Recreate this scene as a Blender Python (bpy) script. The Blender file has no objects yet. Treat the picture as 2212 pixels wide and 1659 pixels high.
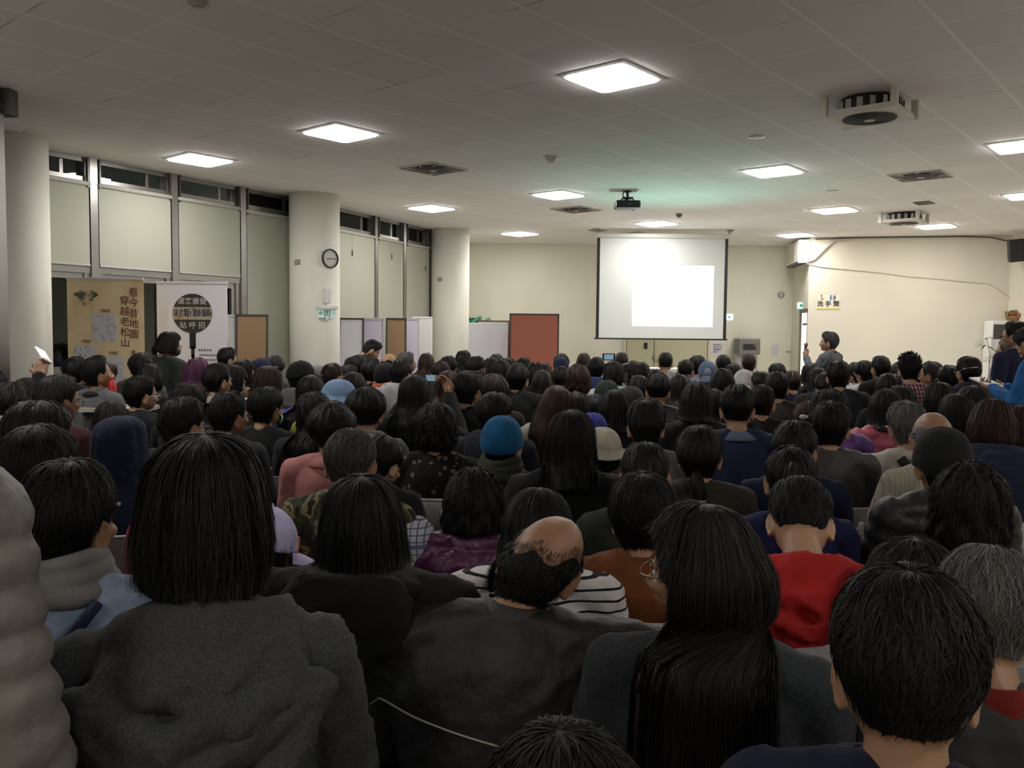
EXPOSURE = 0.0; WORLD_S = 0.25; LAMP_E = 42.0; BEAM_W = 1500.0; STRAY_W = 120.0
import bpy, math, random
import numpy as np
from mathutils import Vector, Matrix
C = bpy.context
D = bpy.data
COL = C.scene.collection
F_PX, CX, CY = 1850.0, 1106.0, 829.5           # focal length in pixels of the 2212 x 1659 frame
CAM_Z, CEIL_Z = 1.62, 3.54
pitch = math.atan((CY - 720) / F_PX); roll = math.atan(0.010)
_fw = np.array([0, math.cos(pitch), -math.sin(pitch)]); _u0 = np.array([0, math.sin(pitch), math.cos(pitch)]); _r0 = np.array([1., 0, 0])
_rt = math.cos(roll) * _r0 + math.sin(roll) * _u0
_up = math.cos(roll) * _u0 - math.sin(roll) * _r0

# ---------------------------------------------------------------- camera, exposure, world
cam = D.objects.new('camera', D.cameras.new('camera'))
COL.objects.link(cam)
cam.data.sensor_width = 36; cam.data.lens = F_PX / 2212 * 36
cam.data.clip_start = 0.05; cam.data.clip_end = 200
M3 = Matrix((_rt, _up, -_fw)).transposed()
cam.matrix_world = Matrix.Translation((0, 0, CAM_Z)) @ M3.to_4x4()
C.scene.camera = cam
sc = C.scene
sc.view_settings.view_transform = 'Standard'; sc.view_settings.look = 'None'
sc.view_settings.gamma = 1.0; sc.view_settings.use_curve_mapping = False
sc.view_settings.exposure = EXPOSURE
sc.cycles.use_denoising = True; sc.cycles.use_adaptive_sampling = True; sc.cycles.adaptive_threshold = 0.02
try: sc.cycles.denoiser = 'OPENIMAGEDENOISE'
except Exception: pass
sc.cycles.max_bounces = 8; sc.cycles.diffuse_bounces = 5; sc.cycles.glossy_bounces = 3
sc.cycles.sample_clamp_indirect = 8.0; sc.cycles.caustics_reflective = False; sc.cycles.caustics_refractive = False
w = D.worlds.new('night'); sc.world = w; w.use_nodes = True
w.node_tree.nodes['Background'].inputs[0].default_value = (0.30, 0.36, 0.44, 1)
w.node_tree.nodes['Background'].inputs[1].default_value = WORLD_S

def ray(x, y):
    return _fw * F_PX + _rt * (x - CX) + _up * (CY - y)
def on_ceiling(x, y, z=CEIL_Z):
    d = ray(x, y); d = d / d[2] * (z - CAM_Z); return np.array([d[0], d[1], z])
def at(x, y, Y):
    d = ray(x, y); d = d / d[1] * Y; return np.array([d[0], d[1], d[2] + CAM_Z])
def on_line(x, y, A, B):
    """point seen at pixel x, y on the vertical plane through plan points A, B"""
    d = ray(x, y); n = np.array([B[1] - A[1], A[0] - B[0]])
    t = (n[0] * A[0] + n[1] * A[1]) / (n[0] * d[0] + n[1] * d[1])
    return np.array([d[0] * t, d[1] * t, d[2] * t + CAM_Z])

# ---------------------------------------------------------------- mesh arrays
def sm(a, b, x):
    t = np.clip((x - a) / (b - a), 0, 1); return t * t * (3 - 2 * t)
def join(parts):
    V, T, o = [], [], 0
    for v, t in parts:
        V.append(np.asarray(v, float)); T.append(np.asarray(t, int) + o); o += len(v)
    return np.vstack(V), np.vstack(T)
def q2t(Q):
    Q = np.asarray(Q, int); return np.vstack([Q[:, [0, 1, 2]], Q[:, [0, 2, 3]]])
def grid_faces(n, m, wrap=False, flip=False):
    """n rows of m points -> triangles"""
    i = np.arange(n - 1)[:, None]; j = np.arange(m if wrap else m - 1)[None, :]; j2 = (j + 1) % m
    Q = np.stack([i * m + j, i * m + j2, (i + 1) * m + j2, (i + 1) * m + j], -1).reshape(-1, 4)
    if flip: Q = Q[:, ::-1]
    return q2t(Q)
def loft(rings):
    """rings: list of (m,3) arrays, closed with caps"""
    R = np.array(rings); n, m, _ = R.shape
    V = R.reshape(-1, 3); T = grid_faces(n, m, True)
    c0 = len(V); V = np.vstack([V, R[0].mean(0), R[-1].mean(0)])
    j = np.arange(m); j2 = (j + 1) % m
    T = np.vstack([T, np.stack([j2, j, np.full(m, c0)], 1), np.stack([(n - 1) * m + j, (n - 1) * m + j2, np.full(m, c0 + 1)], 1)])
    return V, T
def ering(c, a, b, m=24, rot=None, yb=None):
    t = np.linspace(0, 2 * math.pi, m, endpoint=False)
    x = a * np.cos(t); y = np.sin(t); y = np.where(y > 0, y * b, y * (b if yb is None else yb))
    return np.stack([c[0] + x, c[1] + y, np.full(m, c[2])], 1)
def tube(pts, rad, m=12, closed=False, sq=None):
    pts = np.asarray(pts, float); n = len(pts)
    rad = np.broadcast_to(np.asarray(rad, float), (n,)) if np.ndim(rad) < 2 else np.asarray(rad, float)
    if rad.ndim == 1: rad = np.stack([rad, rad], 1)
    tg = np.gradient(pts, axis=0)
    if closed: tg = np.roll(pts, -1, 0) - np.roll(pts, 1, 0)
    tg /= np.linalg.norm(tg, axis=1)[:, None] + 1e-9
    ref = np.array([0, 0, 1.]) if abs(tg[0][2]) < .9 else np.array([0, 1., 0])
    u = np.cross(tg[0], ref); u /= np.linalg.norm(u)
    t = np.linspace(0, 2 * math.pi, m, endpoint=False); rings = []
    for i in range(n):
        u = u - tg[i] * (u @ tg[i]); u /= np.linalg.norm(u) + 1e-9
        v = np.cross(tg[i], u)
        rings.append(pts[i] + np.outer(np.cos(t), u) * rad[i, 0] + np.outer(np.sin(t), v) * rad[i, 1])
    if closed:
        R = np.array(rings); V = R.reshape(-1, 3); rings = np.vstack([R, R[:1]])
        T = grid_faces(n + 1, m, True) % (n * m); return V, T
    # rounded ends
    r0, r1 = rings[0], rings[-1]
    e0 = pts[0] + (r0 - pts[0]) * .6 - tg[0] * rad[0].min() * .6; e1 = pts[-1] + (r1 - pts[-1]) * .6 + tg[-1] * rad[-1].min() * .6
    return loft([e0] + rings + [e1])
def ell(c, r, R=None, n=10, m=16):
    ph = np.linspace(0.12, math.pi - .12, n); t = np.linspace(0, 2 * math.pi, m, endpoint=False)
    V = np.stack([np.outer(np.sin(ph), np.cos(t)), np.outer(np.sin(ph), np.sin(t)), np.outer(np.cos(ph), np.ones(m))], -1) * np.array(r)
    if R is not None: V = V @ np.array(R).T
    return loft(list((V + np.array(c))[::-1]))
def box(c, s, R=None, bev=0.0):
    s = np.array(s, float) / 2
    if bev <= 0:
        V = np.array([[x, y, z] for z in (-1, 1) for y in (-1, 1) for x in (-1, 1)], float) * s
        Q = [[0, 2, 3, 1], [4, 5, 7, 6], [0, 1, 5, 4], [2, 6, 7, 3], [0, 4, 6, 2], [1, 3, 7, 5]]
        T = q2t(Q)
    else:
        b = min(bev, s.min() * .9); V = []; 
        t = np.array([0, 0.5, 1]) * math.pi / 2; ring = []
        for q, (sx, sy) in enumerate(((1, 1), (-1, 1), (-1, -1), (1, -1))):
            for a in t: ring.append((sx * (s[0] - b), sy * (s[1] - b), a + q * math.pi / 2))
        def rr(k, z): return np.array([(x + math.cos(a) * b * k, y + math.sin(a) * b * k, z) for x, y, a in ring])
        V, T = loft([rr(0, -s[2]), rr(.7, -s[2] + b * .3), rr(1, -s[2] + b), rr(1, s[2] - b), rr(.7, s[2] - b * .3), rr(0, s[2])])
    if R is not None: V = V @ np.array(R).T
    return V + np.array(c), T
def rotz(a): c, s = math.cos(a), math.sin(a); return np.array([[c, -s, 0], [s, c, 0], [0, 0, 1.]])
def rotx(a): c, s = math.cos(a), math.sin(a); return np.array([[1, 0, 0], [0, c, -s], [0, s, c]])
def roty(a): c, s = math.cos(a), math.sin(a); return np.array([[c, 0, s], [0, 1, 0], [-s, 0, c]])
def prism(poly, z0, z1):
    """vertical prism over a plan polygon"""
    P = np.array(poly, float); n = len(P)
    V = np.vstack([np.c_[P, np.full(n, z0)], np.c_[P, np.full(n, z1)]]); T = []
    for i in range(n):
        j = (i + 1) % n; T += [[i, j, n + j], [i, n + j, n + i]]
    for i in range(1, n - 1): T += [[0, i + 1, i], [n, n + i, n + i + 1]]
    return V, np.array(T)

def mk(name, VT, mat, parent=None, smooth=True, mats=None, midx=None, auto=False):
    V, T = VT
    me = D.meshes.new(name)
    V = np.ascontiguousarray(V, dtype=np.float32); T = np.ascontiguousarray(T, dtype=np.int32)
    me.vertices.add(len(V)); me.vertices.foreach_set('co', V.ravel())
    me.loops.add(T.size); me.loops.foreach_set('vertex_index', T.ravel())
    me.polygons.add(len(T)); me.polygons.foreach_set('loop_start', np.arange(0, T.size, 3, dtype=np.int32))
    me.polygons.foreach_set('use_smooth', np.full(len(T), bool(smooth)))
    for m in (mats or [mat]): me.materials.append(m)
    if midx is not None: me.polygons.foreach_set('material_index', np.asarray(midx, dtype=np.int32))
    me.update(calc_edges=True); me.validate()
    o = D.objects.new(name, me); COL.objects.link(o)
    if parent is not None: o.parent = parent
    if auto:
        try: me.set_sharp_from_angle(angle=math.radians(40))
        except Exception: pass
    return o
def tag(o, label=None, cat=None, group=None, kind=None):
    if label: o['label'] = label
    if cat: o['category'] = cat
    if group: o['group'] = group
    if kind: o['kind'] = kind
    return o
def thing(name, label, cat, loc=(0, 0, 0), rz=0.0, group=None):
    o = D.objects.new(name, None); COL.objects.link(o); o.location = loc; o.rotation_euler = (0, 0, rz); o.empty_display_size = .1
    return tag(o, label, cat, group)
def remesh(VT, voxel, smooth=4, fac=.5, ratio=None):
    V, T = VT
    o = mk('shape_work', VT, None) if False else None
    me = D.meshes.new('shape_work'); me.from_pydata([tuple(v) for v in V], [], [tuple(int(i) for i in t) for t in T])
    o = D.objects.new('shape_work', me); COL.objects.link(o)
    r = o.modifiers.new('r', 'REMESH'); r.mode = 'VOXEL'; r.voxel_size = voxel; r.adaptivity = 0
    if smooth: s = o.modifiers.new('s', 'SMOOTH'); s.factor = fac; s.iterations = smooth
    if ratio: d = o.modifiers.new('d', 'DECIMATE'); d.ratio = ratio
    dg = C.evaluated_depsgraph_get(); ev = o.evaluated_get(dg); m2 = ev.to_mesh(); m2.calc_loop_triangles()
    vv = np.empty(len(m2.vertices) * 3, np.float32); m2.vertices.foreach_get('co', vv)
    tt = np.empty(len(m2.loop_triangles) * 3, np.int32); m2.loop_triangles.foreach_get('vertices', tt)
    ev.to_mesh_clear(); D.objects.remove(o); D.meshes.remove(me)
    return vv.reshape(-1, 3).astype(float), tt.reshape(-1, 3)
def decimate(VT, ratio):
    V, T = VT
    me = D.meshes.new('shape_work'); me.from_pydata([tuple(v) for v in V], [], [tuple(int(i) for i in t) for t in T])
    o = D.objects.new('shape_work', me); COL.objects.link(o)
    d = o.modifiers.new('d', 'DECIMATE'); d.ratio = ratio
    dg = C.evaluated_depsgraph_get(); ev = o.evaluated_get(dg); m2 = ev.to_mesh(); m2.calc_loop_triangles()
    vv = np.empty(len(m2.vertices) * 3, np.float32); m2.vertices.foreach_get('co', vv)
    tt = np.empty(len(m2.loop_triangles) * 3, np.int32); m2.loop_triangles.foreach_get('vertices', tt)
    ev.to_mesh_clear(); D.objects.remove(o); D.meshes.remove(me)
    return vv.reshape(-1, 3).astype(float), tt.reshape(-1, 3)
def vnormals(V, T):
    n = np.cross(V[T[:, 1]] - V[T[:, 0]], V[T[:, 2]] - V[T[:, 0]]); N = np.zeros_like(V)
    for k in range(3): np.add.at(N, T[:, k], n)
    return N / (np.linalg.norm(N, axis=1)[:, None] + 1e-12)

# ---------------------------------------------------------------- materials
MATS = {}
def mat(name, col, rough=.6, metal=0, spec=.5, bump=None, emit=None, sheen=0, build=None, coat=0):
    if name in MATS: return MATS[name]
    m = D.materials.new(name); m.use_nodes = True; nt = m.node_tree; b = nt.nodes['Principled BSDF']
    b.inputs['Base Color'].default_value = (*col, 1); b.inputs['Roughness'].default_value = rough
    b.inputs['Metallic'].default_value = metal; b.inputs['Specular IOR Level'].default_value = spec
    if sheen: b.inputs['Sheen Weight'].default_value = sheen
    if coat: b.inputs['Coat Weight'].default_value = coat
    if emit: b.inputs['Emission Color'].default_value = (*emit[0], 1); b.inputs['Emission Strength'].default_value = emit[1]
    if bump:                                     # (scale, distance, detail)
        n = nt.nodes.new('ShaderNodeTexNoise'); n.inputs['Scale'].default_value = bump[0]; n.inputs['Detail'].default_value = bump[2] if len(bump) > 2 else 4
        tc = nt.nodes.new('ShaderNodeTexCoord'); nt.links.new(tc.outputs['Object'], n.inputs['Vector'])
        bp = nt.nodes.new('ShaderNodeBump'); bp.inputs['Distance'].default_value = bump[1]; bp.inputs['Strength'].default_value = .8
        nt.links.new(n.outputs['Fac'], bp.inputs['Height']); nt.links.new(bp.outputs['Normal'], b.inputs['Normal'])
    if build: build(nt, b)
    MATS[name] = m
    return m
def nd(nt, t, **kw):
    n = nt.nodes.new(t)
    for k, v in kw.items():
        if k in n.inputs: n.inputs[k].default_value = v
        else: setattr(n, k, v)
    return n
def ramp(nt, stops, fac, interp='LINEAR'):
    r = nt.nodes.new('ShaderNodeValToRGB'); r.color_ramp.interpolation = interp; e = r.color_ramp.elements
    while len(e) < len(stops): e.new(.5)
    for k, (p, c) in enumerate(stops): e[k].position = p; e[k].color = (*c, 1)
    nt.links.new(fac, r.inputs['Fac']); return r
def s2l(*c):
    c = c if len(c) == 3 else c[0]
    return tuple((v / 255 / 12.92) if v / 255 <= .04045 else ((v / 255 + .055) / 1.055) ** 2.4 for v in c)
# ================================================================ ROOM
TH = math.radians(49.5); E1 = np.array([math.cos(TH), math.sin(TH)]); E2 = np.array([-math.sin(TH), math.cos(TH)])
def plaster(name, col, var=.06, sc_=1.3):
    def bld(nt, b):
        tc = nd(nt, 'ShaderNodeTexCoord'); n = nd(nt, 'ShaderNodeTexNoise'); n.inputs['Scale'].default_value = sc_; n.inputs['Detail'].default_value = 6; nt.links.new(tc.outputs['Object'], n.inputs['Vector'])
        r = ramp(nt, [(.3, tuple(c * (1 - var) for c in col)), (.7, tuple(min(1, c * (1 + var * .5)) for c in col))], n.outputs['Fac']); nt.links.new(r.outputs[0], b.inputs['Base Color'])
    return mat(name, col, .75, spec=.3, bump=(60, .0008, 3), build=bld)
def ceil_mat():
    def bld(nt, b):
        L = nt.links.new; tc = nd(nt, 'ShaderNodeTexCoord'); s = nd(nt, 'ShaderNodeSeparateXYZ'); L(tc.outputs['Object'], s.inputs[0])
        def M(op, a, c=None):
            n = nd(nt, 'ShaderNodeMath', operation=op)
            for i, v in enumerate((a, c)):
                if v is None: continue
                if isinstance(v, (int, float)): n.inputs[i].default_value = v
                else: L(v, n.inputs[i])
            return n.outputs[0]
        def coord(e, off):
            v = M('ADD', M('MULTIPLY', s.outputs[0], float(e[0])), M('MULTIPLY', s.outputs[1], float(e[1]))); return M('DIVIDE', M('SUBTRACT', v, off - 61.0), .61)
        u, v = coord(E1, .29), coord(E2, .28)
        def line(t, wd): f = M('FRACT', t); return M('LESS_THAN', M('ABSOLUTE', M('SUBTRACT', f, .5)), wd / .61 / 2)
        lu, lv = line(M('ADD', u, .5), .013), line(M('ADD', v, .5), .024)
        wn = nd(nt, 'ShaderNodeTexWhiteNoise'); wn.noise_dimensions = '2D'; cb = nd(nt, 'ShaderNodeCombineXYZ'); L(M('FLOOR', u), cb.inputs[0]); L(M('FLOOR', v), cb.inputs[1]); L(cb.outputs[0], wn.inputs['Vector'])
        r = ramp(nt, [(0, (.80, .77, .745)), (1, (.85, .82, .795))], wn.outputs['Value'])
        nz = nd(nt, 'ShaderNodeTexNoise'); nz.inputs['Scale'].default_value = 1.1; L(tc.outputs['Object'], nz.inputs['Vector'])
        ln = ramp(nt, [(.36, (.45, .43, .40)), (.50, (.93, .92, .89))], nz.outputs['Fac'])
        m1 = nd(nt, 'ShaderNodeMix', data_type='RGBA'); L(lu, m1.inputs[0]); L(r.outputs[0], m1.inputs[6]); L(ln.outputs[0], m1.inputs[7])
        m2 = nd(nt, 'ShaderNodeMix', data_type='RGBA'); L(lv, m2.inputs[0]); L(m1.outputs[2], m2.inputs[6]); m2.inputs[7].default_value = (.93, .92, .89, 1)
        L(m2.outputs[2], b.inputs['Base Color'])
    return mat('ceiling_tiles', (.58, .56, .54), .8, spec=.2, bump=(240, .0006, 2), build=bld)
CREAM = plaster('cream_wall', (.73, .71, .60)); COLM = plaster('column_paint', (.80, .79, .71), .05, 2.5); BLOCK = plaster('cream_wall_front', (.72, .68, .57), .05)
STEEL = mat('stainless_steel', (.30, .29, .27), .34, metal=.9, bump=(3, .001, 2)); STEEL_D = mat('dark_steel', (.10, .095, .085), .4, metal=.7)
WHITE = mat('white_plastic', (.75, .75, .73), .4); BLACK = mat('black_plastic', (.012, .012, .013), .4); DKG = mat('dark_grey_metal', (.05, .05, .05), .5)
def glassmat():
    m = D.materials.new('window_glass'); m.use_nodes = True; nt = m.node_tree; nt.nodes.clear()
    o = nd(nt, 'ShaderNodeOutputMaterial'); t = nd(nt, 'ShaderNodeBsdfTransparent'); t.inputs[0].default_value = (.75, .8, .8, 1); g = nd(nt, 'ShaderNodeBsdfGlossy'); g.inputs['Roughness'].default_value = .03; g.inputs['Color'].default_value = (.8, .85, .85, 1)
    f = nd(nt, 'ShaderNodeFresnel'); f.inputs[0].default_value = 1.5; mx = nd(nt, 'ShaderNodeMixShader'); nt.links.new(f.outputs[0], mx.inputs[0]); nt.links.new(t.outputs[0], mx.inputs[1]); nt.links.new(g.outputs[0], mx.inputs[2]); nt.links.new(mx.outputs[0], o.inputs[0]); return m
GLASS = glassmat()
def struct(name, VT, m, parent=None, smooth=False):
    o = mk(name, VT, m, parent, smooth)
    if parent is None: o['kind'] = 'structure'
    return o
def wallbox(A, B, z0, z1, th, out):
    """vertical slab from plan point A to B; out = +1 thickness to the left of A->B, -1 to the right"""
    A, B = np.array(A[:2], float), np.array(B[:2], float); t = (B - A) / np.linalg.norm(B - A); n = np.array([-t[1], t[0]]) * out * th
    pl = [A, B, B + n, A + n]
    if out < 0: pl = pl[::-1]
    return prism(pl, z0, z1)
def frame_of(A, B):
    A, B = np.array(A[:2], float), np.array(B[:2], float); t = (B - A) / np.linalg.norm(B - A); return t, np.array([t[1], -t[0]])
def slab(p, q, z0, z1, n, d0, d1):
    """box between plan points p,q, from depth d0 to d1 along n"""
    p, q = np.array(p[:2]), np.array(q[:2]); P = [p + n * d0, q + n * d0, q + n * d1, p + n * d1]
    t = q - p
    if t[0] * n[1] - t[1] * n[0] < 0: P = P[::-1]
    return prism(P, z0, z1)
LA, LB = on_ceiling(114, 328), on_ceiling(622, 425)          # the two runs of the glazed wall, in plan
RA, RB = on_ceiling(733, 450), on_ceiling(929, 497)
t1, n1 = frame_of(LA, LB); t2, n2 = frame_of(RA, RB)
YB = on_ceiling(1300, 527.5)[1]; BW_R = on_ceiling(1717, 531)[:2]; BLK = on_ceiling(1750, 513)[:2]; BLK_R = on_ceiling(2185, 507)[:2]
BW_R[1] = YB
w1a = LA[:2] - t1 * 14; s_ = ((RA[0] - LA[0]) * t2[1] - (RA[1] - LA[1]) * t2[0]) / (t1[0] * t2[1] - t1[1] * t2[0]); KN = LA[:2] + t1 * s_
w2b = RA[:2] + t2 * ((YB - RA[1]) / t2[1])
RW = np.array([BLK_R[0] + 2.6, 6.0]); RW2 = np.array([BLK_R[0] + 2.6, -3.0])
plan = [w1a, KN, w2b, (BW_R[0], YB), BLK, BLK_R, RW, RW2, (w1a[0], -3.0)]
plan = [np.array(p, float) for p in plan]
struct('floor', prism([p for p in plan[::-1]], -.12, 0), mat('floor_vinyl', (.50, .47, .43), .35, bump=(3, .001), build=None))
struct('ceiling', prism([(-16, -3.3), (12.5, -3.3), (12.5, 21), (-16, 21)], CEIL_Z, CEIL_Z + .12), ceil_mat())
struct('wall_back', wallbox((at(1000, 520, YB)[0], YB), (BW_R[0] + .15, YB), 0, CEIL_Z, .15, 1), CREAM)
struct('wall_front', wallbox(BLK, BLK_R, 0, CEIL_Z, .15, 1), BLOCK)
struct('wall_right', join([wallbox(BLK_R, RW, 0, CEIL_Z, .15, 1), wallbox(RW, RW2, 0, CEIL_Z, .15, 1)]), BLOCK)
struct('wall_rear', wallbox(RW2, (w1a[0], -3.0), 0, CEIL_Z, .15, 1), CREAM)
struct('wall_left', wallbox((w1a[0], -3.0), w1a, 0, CEIL_Z, .15, 1), CREAM)
# side wall with the lit doorway
SA, SB = np.array([BW_R[0], YB]), BLK; d1 = on_line(1727, 760, SA, SB)[:2]; d2 = on_line(1744, 760, SA, SB)[:2]; zl = on_line(1732, 676, SA, SB)[2]
struct('wall_side', join([wallbox(SA, d1, 0, CEIL_Z, .03, 1), wallbox(d1, SB, zl, CEIL_Z, .03, 1)]), BLOCK)
ts, ns = frame_of(SA, SB); ns = -ns if ns[0] > 0 else ns
struct('door_2', join([slab(d1, d1 + ts * .03, 0, zl, ns, -.02, .02), slab(d1, SB - ts * .02, zl, zl + .07, ns, -.10, .03), slab(d1 + ts * .06, SB - ts * .02, zl - .25, zl - .21, ns, -.09, -.03)]), STEEL_D)
cm = mat('corridor_wall', (.8, .8, .76), .7)
cx0 = BLK[0] + .05
struct('wall_corridor', join([prism([(cx0 + 2.2, BLK[1] + .2), (cx0 + 2.3, BLK[1] + .2), (cx0 + 2.3, YB + .6), (cx0 + 2.2, YB + .6)], 0, CEIL_Z), prism([(cx0 + .35, YB + .5), (cx0 + 2.3, YB + .5), (cx0 + 2.3, YB + .6), (cx0 + .35, YB + .6)], 0, CEIL_Z), prism([(cx0, BLK[1] + .15), (cx0 + 2.3, BLK[1] + .15), (cx0 + 2.3, YB + .6), (cx0, YB + .6)], -.1, 0)]), cm)

# ---- round columns
def column(cx_, cy_, r, name):
    t = np.linspace(0, 2 * math.pi, 64, endpoint=False); rings = [np.stack([cx_ + r * np.cos(t), cy_ + r * np.sin(t), np.full(64, z)], 1) for z in (0, CEIL_Z)]
    return struct(name, loft(rings), COLM, smooth=False)
def col_from_px(x0, x1, Y):
    a0, a1 = math.atan2(x0 - CX, F_PX), math.atan2(x1 - CX, F_PX); am, h = (a0 + a1) / 2, (a1 - a0) / 2; dist = Y / math.cos(am); return dist * math.sin(am), dist * math.cos(am), dist * math.sin(h)
C2 = col_from_px(625, 734, 12.25); C3 = col_from_px(930, 1012, 16.2); C1 = col_from_px(-40, 114, 8.75)
for k, c in enumerate((C1, C2, C3)): 
    o = column(*c, 'column'); o['kind'] = 'structure'
    for p in o.data.polygons: p.use_smooth = abs(p.normal.z) < .5

# ---- glazed wall
def zat(x, y, A, B): return on_line(x, y, A, B)[2]
DIRT = mat('blind_fabric', (.40, .41, .33), .8, bump=(300, .0004, 2)); RAIL = mat('blind_rail', (.45, .45, .40), .5)
wi = [0]
def upright(px, A, B, n, t, name='trim'):
    p = on_line(px, 520, A, B)[:2]; wi[0] += 1
    o = struct('trim_%d' % wi[0], join([slab(p - t * .045, p + t * .045, 0, CEIL_Z, n, -.06, .07)]), STEEL); return p
wn_ = [0]
def bay(p, q, A, B, n, t, zb, zt_, door=False):
    wn_[0] += 1; p, q = p + t * .045, q - t * .045
    w_ = thing('window_%d' % wn_[0], None, None); w_['kind'] = 'structure'
    fr = [slab(p, q, zt_ + .02, zt_ + .09, n, -.05, .03), slab(p, q, CEIL_Z - .05, CEIL_Z, n, -.05, .03)]
    fr += [slab(p, p + t * .04, zt_, CEIL_Z, n, -.05, .02), slab(q - t * .05, q, zt_, CEIL_Z, n, -.05, .02), slab(q - t * .30, q - t * .26, zt_ + .09, CEIL_Z - .05, n, -.04, -.02)]
    if door:
        zd = zb - .03; fr += [slab(p, q, zd - .07, zd, n, -.05, .05), slab(p, p + t * .07, 0, zd - .07, n, -.04, .04), slab(q - t * .07, q, 0, zd - .07, n, -.04, .04),
               slab(p + t * .07, q - t * .07, zd - .14, zd - .07, n, -.03, .02), slab(p + t * .07, p + t * .13, 0, zd - .14, n, -.03, .02), slab(q - t * .13, q - t * .07, 0, zd - .14, n, -.03, .02), slab(p + t * .1, q - t * .1, 1.12, 1.20, n, -.03, .03), slab(p + t * .1, q - t * .1, 0, .12, n, -.03, .03)]
    mk('window_frame', join(fr), STEEL, w_, False)
    mk('pane', slab(p, q, zt_ + .05, CEIL_Z - .02, n, -.035, -.027), GLASS, w_, False); mk('pane', slab(p, q, 0.02, zt_ + .05, n, -.055, -.047), GLASS, w_, False)
def blind(p, q, n, t, zb, zt_, label, cord=None, lift=.05, skew=0):
    p, q = p + t * .06, q - t * .06; r = thing('roller_blind', label, 'blind', (*((p + q) / 2 + n * lift), 0), 0, 'cream roller blinds on the glazed wall'); o = (p + q) / 2 + n * lift
    off = lambda VT: (VT[0] - np.array([o[0], o[1], 0]), VT[1])
    mk('blind_fabric', off(slab(p, q, zb, zt_, n, lift + .012, lift + .015)), DIRT, r, False)
    a, b = p + n * (lift + .02), q + n * (lift + .02)
    mk('roller_tube', off(tube([(a[0], a[1], zt_ + .01), (b[0], b[1], zt_ + .01)], .026, 14)), RAIL, r)
    mk('bottom_rail', off(slab(p, q, zb - .022, zb, n, lift + .004, lift + .024)), RAIL, r, False)
    for s_ in (p, q - t * .02): mk('bracket', off(slab(s_, s_ + t * .02, zt_ - .03, CEIL_Z - .004, n, lift + .0, lift + .035)), STEEL_D, r, False)
    if cord:
        c0 = p + t * np.linalg.norm(q - p) * cord[0] + n * (lift + .03); mk('pull_cord', off(tube([(c0[0], c0[1], zt_), (c0[0], c0[1], cord[1])], .0025, 5)), RAIL, r); mk('cord_weight', off(tube([(c0[0], c0[1], cord[1]), (c0[0], c0[1], cord[1] - .09)], .007, 6)), BLACK, r)
zT1 = zat(300, 419, LA, LB); zB1 = zat(300, 580, LA, LB)
q0 = LA[:2] - t1 * 1.35
for k in range(5): 
    wi[0] += 1; pp = LA[:2] - t1 * (1.35 + k * 1.5); struct('trim_%d' % wi[0], slab(pp - t1 * .045, pp + t1 * .045, 0, CEIL_Z, n1, -.06, .07), STEEL)
    if k: bay(pp, pp + t1 * 1.5, LA, LB, n1, t1, zB1, zT1, True)
m1 = upright(197, LA, LB, n1, t1); m2 = upright(371, LA, LB, n1, t1); m3 = upright(519, LA, LB, n1, t1)
bay(q0, m1, LA, LB, n1, t1, zB1, zT1, True); bay(m1, m2, LA, LB, n1, t1, zB1, zT1, True); bay(m2, m3, LA, LB, n1, t1, zB1, zT1, True); bay(m3, KN - t1 * .02, LA, LB, n1, t1, .5, zT1)
blind(q0, m1, n1, t1, zB1, zT1, 'short cream roller blind partly hidden behind the leftmost round column')
blind(m1, m2, n1, t1, zB1, zT1, 'widest short cream roller blind, above the sepia map banner')
blind(m2, m3, n1, t1, zB1, zT1, 'short cream roller blind above the white bus stop banner')
blind(m3, KN - t1 * .1, n1, t1, .55, zT1 - .02, 'long cream roller blind between steel upright and clock column', (.80, zat(618, 535, LA, LB)))
zT2 = zat(800, 514, RA, RB)
k1 = upright(806, RA, RB, n2, t2); k2 = upright(868, RA, RB, n2, t2); k3 = upright(924, RA, RB, n2, t2); wi[0] += 1
struct('trim_%d' % wi[0], slab(KN - t2 * .03, KN + t2 * .05, 0, CEIL_Z, n2, -.06, .05), STEEL)
bay(KN, k1, RA, RB, n2, t2, .5, zT2); bay(k1, k2, RA, RB, n2, t2, .5, zT2); bay(k2, k3, RA, RB, n2, t2, .5, zT2); pk = on_line(950, 520, RA, RB)[:2]; bay(k3, pk, RA, RB, n2, t2, .5, zT2)
struct('wall_corner', wallbox(pk, (at(1006, 520, YB)[0], YB), 0, CEIL_Z, .10, 1), CREAM)
blind(KN, k1, n2, t2, .5, zT2, 'long cream roller blind just right of the clock column', (.62, zat(780, 545, RA, RB)))
blind(k1, k2, n2, t2, .5, zT2, 'long cream roller blind, middle of the three past the clock column', (.5, zat(843, 550, RA, RB)))
blind(k2, k3, n2, t2, .5, zT2, 'long cream roller blind just left of the farthest round column', (.80, zat(914, 575, RA, RB)))
# night outside: dark slabs added so the lower panes look black
struct('exterior_backdrop', join([slab(w1a - n1 * 3, KN + t1 * 3 - n1 * 3, -.1, 2.55, n1, -.2, 0), slab(KN - t2 * 4 - n2 * 3, w2b + t2 * 2 - n2 * 3, -.1, 2.5, n2, -.2, 0)]), mat('dark_backdrop', (.008, .009, .008), .9))
struct('exterior_ground', prism([w1a - n1 * 3.2, w2b - n2 * 3.2 + t2 * 2, w2b, KN, w1a], -.14, -.02)if False else slab(w1a, KN + t1 * 5, -.14, -.02, -n1, .02, 3.2), mat('dark_paving', (.02, .02, .02), .8))
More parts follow.
